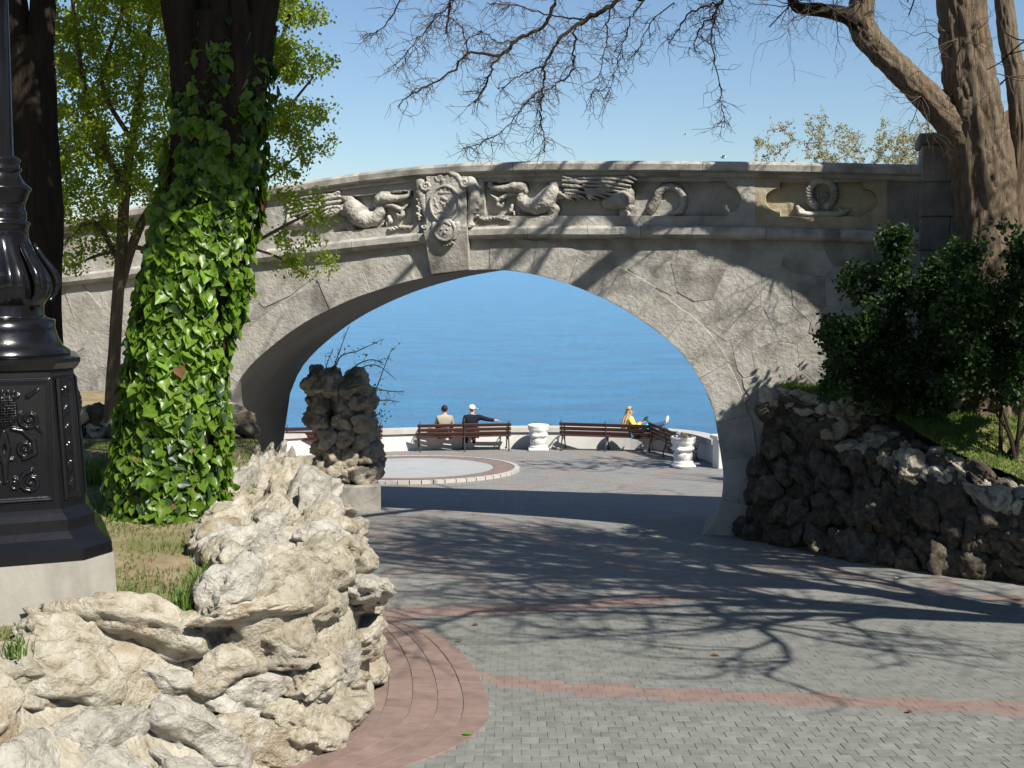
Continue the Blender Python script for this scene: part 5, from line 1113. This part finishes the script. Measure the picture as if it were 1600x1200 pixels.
br = [[(1060, -60, 5), (1000, 20, 4.5), (900, 75, 4.5), (800, 155, 3.2), (745, 250, 2.6), (735, 340, 2.2), (725, 420, 1.8), (735, 510, 1.2), (740, 585, .8)],
      [(800, -120, 4), (785, 0, 3.8), (735, 105, 3.4), (640, 150, 3.6), (570, 210, 3.0), (445, 205, 2.2), (380, 280, 2.0), (250, 350, 1.5), (175, 410, .8)], [(570, 210, 2.4), (535, 270, 2.2), (515, 330, 2), (470, 395, 1.6)], [(860, 110, 2.4), (850, 220, 2.2), (850, 270, 1.8), (780, 325, 1.4), (735, 350, 1)],
      [(445, 205, 1.6), (420, 110, 1.4), (350, 60, 1), (290, 110, .8), (280, 210, .7)], [(400, -60, 2.6), (380, 20, 2.4), (360, 130, 1.8)], [(380, 20, 1.6), (300, 90, 1.3), (230, 180, 1), (160, 270, .7), (200, 240, .6)], [(200, -60, 2), (180, 10, 1.6), (110, 110, 1), (60, 130, .6)],
      [(1480, -70, 3.4), (1420, 10, 3.2), (1390, 60, 2), (1330, 120, 1.5), (1320, 200, 1)], [(1420, 10, 2.4), (1390, 22, 2.2), (1290, 60, 1.6), (1220, 165, 1)], [(1400, 60, 1.6), (1380, 150, 1.3), (1410, 290, 1), (1420, 400, .8), (1432, 490, .5)], [(1000, 20, 2), (985, 110, 1.5), (970, 210, 1), (940, 330, .6), (920, 370, .5)], [(1150, -40, 2), (1080, 60, 1.5), (1050, 150, 1), (1010, 260, .8), (995, 360, .5)], [(735, 340, 1.6), (660, 400, 1.3), (600, 480, 1), (520, 540, .7), (430, 570, .5)], [(745, 250, 1.6), (650, 290, 1.2), (560, 340, .9)], [(900, 75, 2), (760, 60, 1.5), (620, 20, 1.2), (520, 10, 1)], [(1240, 10, 1.5), (1150, 90, 1.1), (1110, 180, .8), (1080, 200, .5)], [(640, 150, 1.6), (560, 160, 1.2), (500, 120, .9), (430, 170, .6)]]
T = Tubes(); sk2 = []
for k, b in enumerate(br):
    off = rg.normal(0, .25) if k > 1 else 0; pts = [np.array(P(*Zs(x, y), VD + off)) for x, y, r in b]; p = spline(pts, 6); p[1:-1] += rg.normal(0, .012, p[1:-1].shape)
    T.add(p, np.interp(np.linspace(0, len(b) - 1, len(p)), range(len(b)), [r * .82 for x, y, r in b]) / (FOC / VD), 6); sk2 += list(p)
T.build('hanging_branches', 'dark_bark', bt)
sk2 = np.array(sk2); T = Tubes()
for k in range(760):                                        # fine drooping twigs
    i = rg.randint(0, len(sk2)); p = sk2[i]; d = unit(np.array((rg.normal(-.25, .8), rg.normal(0, .6), rg.normal(-.35, .55)))); L = rg.uniform(.12, .42); pts = [p]
    for j in range(5): d = unit(d + rg.normal(0, .3, 3) + np.array((0, 0, -.05))); pts.append(pts[-1] + d * L / 5)
    T.add(pts, np.linspace(.0042, .0016, 6), 3)
    for m in range(rg.randint(1, 4)):
        q = pts[rg.randint(1, 5)]; d2 = unit(d + rg.normal(0, .8, 3)); e = [q, q + d2 * L * .25, q + unit(d2 + rg.normal(0, .4, 3)) * L * .5]; T.add(e, [.003, .0022, .0014], 3)
for (x0, y0) in [(1240, 4), (1352, -30), (1300, 15), (1180, -110), (1500, 60), (1440, 150), (1575, 120), (1350, 0), (1225, -40)]:
    for k in range(7): grow(T, np.array(P(x0, y0, RD - .2)), np.array((rg.normal(-.2, .7), rg.normal(-.1, .5), rg.normal(-.1, .5))), rg.uniform(.4, .8), .008, 2, rg, [0, 0, 3, 3], None, -.08, .3, .0018)
T.build('twigs', 'twig', bt, 'stuff')
# the crown above the frame (it shades the bridge face and the path)
T = Tubes(); outs = []
for st, dirs in (((1490, -260), [(-.6, -.2, .7), (.3, -.3, .8), (.6, -.1, .5), (-.2, -.6, .7), (.4, -.6, .6)]), ((1330, -200), [(-.7, -.3, .5), (-.3, -.4, .8)]), ((1545, -140), [(.3, -.4, .8), (.6, -.1, .6)])):
    for d in dirs: grow(T, np.array(P(*st, RD)), np.array(d), rg.uniform(2.6, 3.4), .11, 0, rg, [3, 2, 2], outs, .02, .24, .014)
for q in (LC_[2], LC2[1], LC2[3]):
    for k in range(1): grow(T, q, np.array((rg.normal(-.3, .6), rg.normal(-.1, .6), .7)), 1.7, .05, 1, rg, [0, 3, 2], outs, .03, .2, .008)
T.build('crown', 'dark_bark', bt, 'stuff')
# two more trees of the same row, standing just right of the view
def side_tree(x, y, h, label, dirs, L0=3.0, sd=0, leaves=0):
    rg2 = np.random.RandomState(sd); z0 = float(lawn_z(np.array(x), np.array(y))); o = thing('bare_tree', (x, y, z0), label, 'tree', 'trees along the lawn')
    pts = [np.array((x + .12 * math.sin(k), y + .1 * math.cos(2 * k), z0 - .3 + k * (h + .3) / 4)) for k in range(5)]; trunk('trunk', pts, [.42, .34, .3, .27, .22], 'bark', o, 24, .06, 7, sd)
    T = Tubes(); outs = []
    for d in dirs: grow(T, pts[-1], np.array(d), L0 * rg2.uniform(.85, 1.2), .15, 0, rg2, [4, 4, 5, 4], outs, .07, .2, .007)
    T.build('crown', 'dark_bark', o, 'stuff')
    if leaves: op = np.vstack(outs); v, f = scatter_leaves(op, np.gradient(op, axis=0), leaves, .2, rg2, (.08, .15)); obj('foliage', v, f, 'bush_leaf', o, kind='stuff')
side_tree(8.4, 10.2, 6.1, 'bare tree on the lawn, its branch shadows striping the path', [(-.85, .15, .55), (-.7, .4, .6), (-.3, -.4, .7), (.3, .3, .8), (-.5, .6, .6), (-.5, .2, .8), (-.75, .3, .7), (-.9, -.1, .6)], 2.9, 61, 0)
side_tree(9.4, 8.9, 5.0, 'bare tree on the lawn standing farthest from the bridge', [(-.95, .0, .45), (-.9, .2, .5), (-.85, -.2, .5), (-.6, .4, .7), (.4, .1, .8), (-.9, .1, .6)], 2.8, 62, 0)
side_tree(9.3, 12.4, 5.2, 'bare tree on the lawn next to the big leaning tree', [(-.8, .0, .7), (-.6, .4, .8), (-.2, -.5, .8), (.3, .3, .8), (-.6, -.4, .7), (-.3, .1, .9)], 2.4, 63, 0)

# unseen trees added round the path to block low sky light and deepen shade
rg3 = np.random.RandomState(90); n = 5200; a = rg3.normal(0, 1, (n, 3)); a /= np.linalg.norm(a, axis=1)[:, None]; a *= (rg3.uniform(.25, 1, n) ** .4)[:, None] * (1 + .35 * fbm(a * 2.2, 3, 55))[:, None]
cv, cf = leaf_mesh(a * np.array((3.0, 3.0, 3.2)) + np.array((0, 0, 6.0)), rg3.normal(0, 1, (n, 3)) + np.array((0, 0, .6)), rg3.normal(0, 1, (n, 3)), rg3.uniform(.3, .55, n), LT2, LF2)
crown_me = mesh(cv, cf, 'bush_leaf', False, 'crown'); b = MB(); b.tube([(0, 0, -.8), (.05, 0, 1.5), (-.05, .08, 3.2), (.02, 0, 5.5)], [.34, .27, .23, .14], 10)
for k in range(5): b.tube([(0, 0, 3.0 + .4 * k), (.8 * math.cos(k * 2.4), .8 * math.sin(k * 2.4), 4.2 + .4 * k), (1.7 * math.cos(k * 2.4), 1.7 * math.sin(k * 2.4), 5.4 + .4 * k)], [.11, .07, .03], 6)
trunk_me = mesh(b.v, b.f, 'dark_bark', True, 'trunk')
for x, y in ((13.6, 1.5), (14.6, 7.5), (14.2, 14), (15, 20.5), (-10, 3), (-10.5, 10), (-11.6, 17), (-8, -7), (-1.5, -9.5), (5.5, -9), (12, -6), (19, 4), (19.5, 12), (-16, 8)):
    z = float(lawn_z(np.array(x), np.array(y))) if x > 9 and y > -6 else (.27 if x < -5 and y > -6 else zg1(y)); o = thing('sky_block_tree', (x, y, z), 'unseen leafy tree added round the path to block sky light', 'tree', 'trees added to block sky light'); o.rotation_euler = (0, 0, x * 1.7 + y)
    for me_ in (trunk_me, crown_me):
        c_ = bpy.data.objects.new(me_.name, me_); C.objects.link(c_); c_.parent = o
        if me_ is crown_me: c_['kind'] = 'stuff'
# ------------------------------------------------------------------ shrubs
def shrub(name, label, base, regs, leafn, mat, twigm, size, r0=.014, spread=.05, tm=LT2, tf=LF2, group=None, stems=5, sag=.05):
    global tg
    o = thing(name, base, label, 'shrub' if 'tree' not in name else 'tree', group); tg = []
    for r in regs: region(*r)
    b = np.array(base); sk = []; T = Tubes(); c = np.mean(tg, axis=0)
    for k in range(stems):
        t = tg[rg.randint(0, len(tg))]; e = b + (t - b) * .55 + rg.normal(0, .12, 3); p = spline([b + rg.normal(0, .06, 3) * np.array((1, 1, 0)) - np.array((0, 0, .08)), (b + e) / 2 + rg.normal(0, .08, 3), e], 8); T.add(p, np.linspace(r0 * 2.2, r0, len(p)), 6); sk += list(p[5:])
    a, d = colonise(sk, tg, T, rg, r0, sag, .002, .08); T.build('stems', twigm, o)
    v, f = scatter_leaves(a, d, leafn, spread, rg, size, tm, tf); obj('foliage', v, f, mat, o, kind='stuff'); return o
bz = lambda x, y, dz=0: Vector((x, y, float(lawn_z(np.array(x), np.array(y))) + dz))
ell = lambda cx, cy, rx, ry, lo=-.25, s=.035: (lambda a, b: ((a - cx) / rx) ** 2 + ((b - cy) / ry) ** 2 < .9 + 2.2 * fbm(np.array([[a * s, b * s, cx]]), 3, 5)[0])
p_ = P(1400, 640, 17.9); shrub('leafy_bush', 'dark green leafy bush between the bridge wall and the big tree trunk', bz(p_.x, 17.9), [(230, 1270, 1500, 365, 650, 17.2, 18.8, ell(1390, 535, 95, 125)), (60, 1280, 1420, 500, 640, 17.0, 18.2, ell(1335, 560, 62, 75)), (22, 1375, 1420, 362, 450, 17.7, 18.1), (14, 1450, 1480, 400, 470, 17.5, 18.1)], 15500, 'bush_leaf', 'dark_bark', (.05, .1), spread=.07)
p_ = P(1545, 650, 16.6); shrub('leafy_bush', 'dark green leafy bush in front of the big bare trunk', bz(p_.x + .35, 16.7), [(230, 1465, 1670, 345, 625, 16.2, 17.2, ell(1572, 500, 100, 130))], 11500, 'bush_leaf', 'dark_bark', (.05, .095), spread=.07)
for cx, x0, x1, yt_, lb in ((1262, 1178, 1345, 160, 'pale budding shrub rising behind the plain end of the parapet'), (1350, 1280, 1430, 165, 'pale budding shrub behind the parapet above the wreath panel'), (1418, 1370, 1475, 170, 'pale budding shrub behind the parapet next to the bridge pier')):
    D_ = 27 + (cx % 7) * .3; b = P(cx, 500, D_); b.z = zg1(D_)
    shrub('budding_shrub', lb, b, [(105, x0, x1, yt_, 300, D_ - 1.2, D_ + 1.2, lambda a, q: q > yt_ + 55 * abs((a - cx) / (x1 - x0)) ** 1.1 + 40 * rg.uniform() ** 2)], 4200, 'bud_leaf', 'pale_twig', (.035, .065), .02, .035, LT, LF, 'budding shrubs beyond the bridge', 7, -.12)
# thorny shrub on the pillar
tb = thing('thorny_shrub', P(522, 612, 24.0), 'leafless thorny shrub arching over the stone pillar against the sea', 'shrub')
T = Tubes(); skp = []
for st in [((515, 612), (530, 560), (560, 548), (598, 530)), ((520, 612), (545, 585), (585, 570), (618, 592)), ((525, 612), (560, 600), (600, 610), (632, 612)), ((512, 612), (520, 580), (530, 550), (545, 510)), ((530, 615), (570, 630), (600, 625), (625, 628)), ((510, 612), (508, 580), (520, 545)), ((560, 640), (585, 612), (600, 575), (612, 545)), ((528, 612), (552, 575), (580, 562), (600, 570)), ((530, 620), (565, 655), (590, 648), (600, 652))]:
    p = spline([np.array(P(a, b, 24.0 + rg.normal(0, .2))) for a, b in st], 6); T.add(p, np.linspace(.018, .005, len(p)), 5); skp += list(p)
for k in range(160):
    p = skp[rg.randint(0, len(skp))]; d = unit(rg.normal(0, 1, 3)); T.add([p, p + d * .06, p + d * rg.uniform(.08, .2)], [.006, .004, .002], 3)
T.build('stems', 'pale_twig', tb); skp = np.array(skp); v, f = scatter_leaves(skp[rg.randint(0, len(skp), 60)], np.gradient(skp, axis=0)[:60], 130, .08, rg, (.04, .07)); obj('foliage', v, f, 'spring_leaf', tb, kind='stuff')
# dark evergreen far right
eD = 24; eb = P(1640, 500, eD); eb.z = zg1(eD); et = thing('evergreen_tree', eb, 'dark evergreen tree behind the right-hand trunks', 'tree')
trunk('trunk', [np.array(eb) + np.array((0, 0, k * 1.6)) for k in range(5)], [.3, .26, .22, .16, .08], 'dark_bark', et, 14, .06, 5, 5)
N = 9000; a = rg.normal(0, 1, (N, 3)); a /= np.linalg.norm(a, axis=1)[:, None]; hgt = rg.uniform(0, 1, N); rr_ = (1 - hgt * .75) * (1.0 + .5 * fbm(a * 2 + hgt[:, None] * 6, 3, 7)) * rg.uniform(.5, 1, N)
pos = np.array(eb) + np.stack([a[:, 0] * rr_, a[:, 1] * rr_, 1.0 + hgt * 6.6], 1); v, f = leaf_mesh(pos, rg.normal(0, 1, (N, 3)) + a, a + rg.normal(0, .5, (N, 3)), rg.uniform(.08, .18, N), LT, LF); obj('crown', v, f, 'evergreen', et, kind='stuff')

# ------------------------------------------------------------------ grass, weeds, litter
def blades(pos, h, rgx, lean=.35, w=.006):
    n = len(pos); a = rgx.uniform(0, 6.28, n); d = np.stack([np.cos(a), np.sin(a), 0 * a], 1); s_ = np.stack([-np.sin(a), np.cos(a), 0 * a], 1); L = lean * rgx.uniform(.3, 1.6, n)
    lv = [(0, 1.0), (.5, .8), (1.0, .05)]; V_ = []
    for t, ww in lv:
        c = pos + d * (h * L * t * t)[:, None]; c[:, 2] += h * t * (1 - .25 * L * t); V_ += [c - s_ * (w * ww * h / .08 * .7)[:, None] if np.ndim(w) else c - s_ * w * ww, c + s_ * w * ww]
    V_ = np.stack(V_, 1).reshape(-1, 3); F_ = (np.arange(n) * 6)[:, None, None] + np.array([(0, 1, 3, 2), (2, 3, 5, 4)])[None]; return V_, F_.reshape(-1, 4)
rg = np.random.RandomState(77)
def bed_pts(n, test):
    out = []
    while len(out) < n:
        x, y = rg.uniform(-6.2, -1.2), rg.uniform(6.2, 14.5); e = float(np.interp(y, ed[:, 1], ed[:, 0]))
        if x < e + .05 and test(x, y): out.append((x, y))
    q = np.array(out); return np.stack([q[:, 0], q[:, 1], bed_z(q[:, 0], q[:, 1])], 1)
cl = lambda x, y: fbm(np.array([[x * 1.7, y * 1.7, 0.]]), 3, 31)[0] > rg.uniform(-.5, .35)
pz = bed_pts(30000, cl); v, f = blades(pz, rg.uniform(.02, .07, len(pz)), rg, .7, .0035); o = obj('sparse_grass', v, f, 'grass', kind='stuff', at=(0, 0, 0)); o['label'] = 'short sparse grass over the sandy planting bed'; o['category'] = 'grass'
n = 42000; x = rg.uniform(4.2, 10.5, n); y = rg.uniform(15.4, 20.4, n); k = x > np.interp(-y, -ed2[:, 1], ed2[:, 0]) - .05; x, y = x[k], y[k]
v, f = blades(np.stack([x, y, lawn_z(x, y)], 1), rg.uniform(.03, .08, len(x)), rg, .5, .006); o = obj('lawn_grass', v, f, 'tall_grass', kind='stuff', at=(0, 0, 0)); o['label'] = 'fresh green grass on the sloping lawn'; o['category'] = 'grass'
for px, py, hh, nn, lb in ((148, 768, .42, 46, 'tall grass tuft between the lamp pedestal and the ivy'), (252, 948, .22, 26, 'small grass tuft beside the concrete plinth'), (312, 935, .36, 60, 'tall grass tuft growing against the pale boulders'), (205, 952, .15, 20, 'short grass tuft close to the plinth corner'), (20, 1012, .16, 36, 'low bright green tuft behind the white boulder'), (285, 945, .25, 30, 'leaning grass tuft among the pale boulders')):
    c = np.array(Zp(px, py, .3)); q = c + rg.normal(0, .035, (nn, 3)) * np.array((1, 1, 0)); q[:, 2] = bed_z(q[:, 0], q[:, 1]) - .01
    v, f = blades(q, rg.uniform(.45, 1, nn) * hh, rg, .45, .0065); tag(obj('grass_tuft', v, f, 'tall_grass'), lb, 'grass tuft', 'grass tufts in the planting bed')
pz = bed_pts(420, lambda x, y: fbm(np.array([[x * 1.1, y * 1.1, 5.]]), 2, 3)[0] > .1); v, f = leaf_mesh(pz + np.array((0, 0, .03)), rg.normal(0, .4, pz.shape) + np.array((0, 0, 1)), rg.normal(0, 1, pz.shape), rg.uniform(.03, .06, len(pz)), LT2, LF2); o = obj('weeds', v, f, 'grass', kind='stuff', at=(0, 0, 0)); o['label'] = 'small leafy weeds scattered over the planting bed'; o['category'] = 'weeds'
for px, py, s, m, lb, cat in ((1398, 905, .05, 'paper', 'small white paper scrap on the shaded path', 'litter'), (1111, 1025, .05, 'dry_leaf', 'curled brown leaf on the sunlit grey pavers', 'leaf'), (722, 1004, .05, 'dry_leaf', 'brown leaf on the edge of the red border', 'leaf'), (1064, 1014, .035, 'dry_leaf', 'dark leaf scrap on grey pavers near the band', 'leaf'), (738, 978, .05, 'dry_leaf', 'yellowish leaf just past the red border', 'leaf'), (722, 1150, .045, 'tall_grass', 'green leaf lying on the red brick border', 'leaf'), (1418, 1115, .04, 'dry_leaf', 'brown leaf beside the red paver band', 'leaf')):
    c = np.array(G(px, py, .016)); a = rg.uniform(0, 6.28); v, f = leaf_mesh(c[None], np.array([[.1, -.1, 1.]]), np.array([[math.cos(a), math.sin(a), 0]]), np.array([s * 1.6]), LT2, LF2); v = np.vstack([v, v - np.array((0, 0, .003))]); f = np.vstack([f, f[:, ::-1] + len(v) // 2]); tag(obj('fallen_leaf' if cat == 'leaf' else 'paper_scrap', v, f, m), lb, cat, 'leaves fallen on the path' if cat == 'leaf' else None)
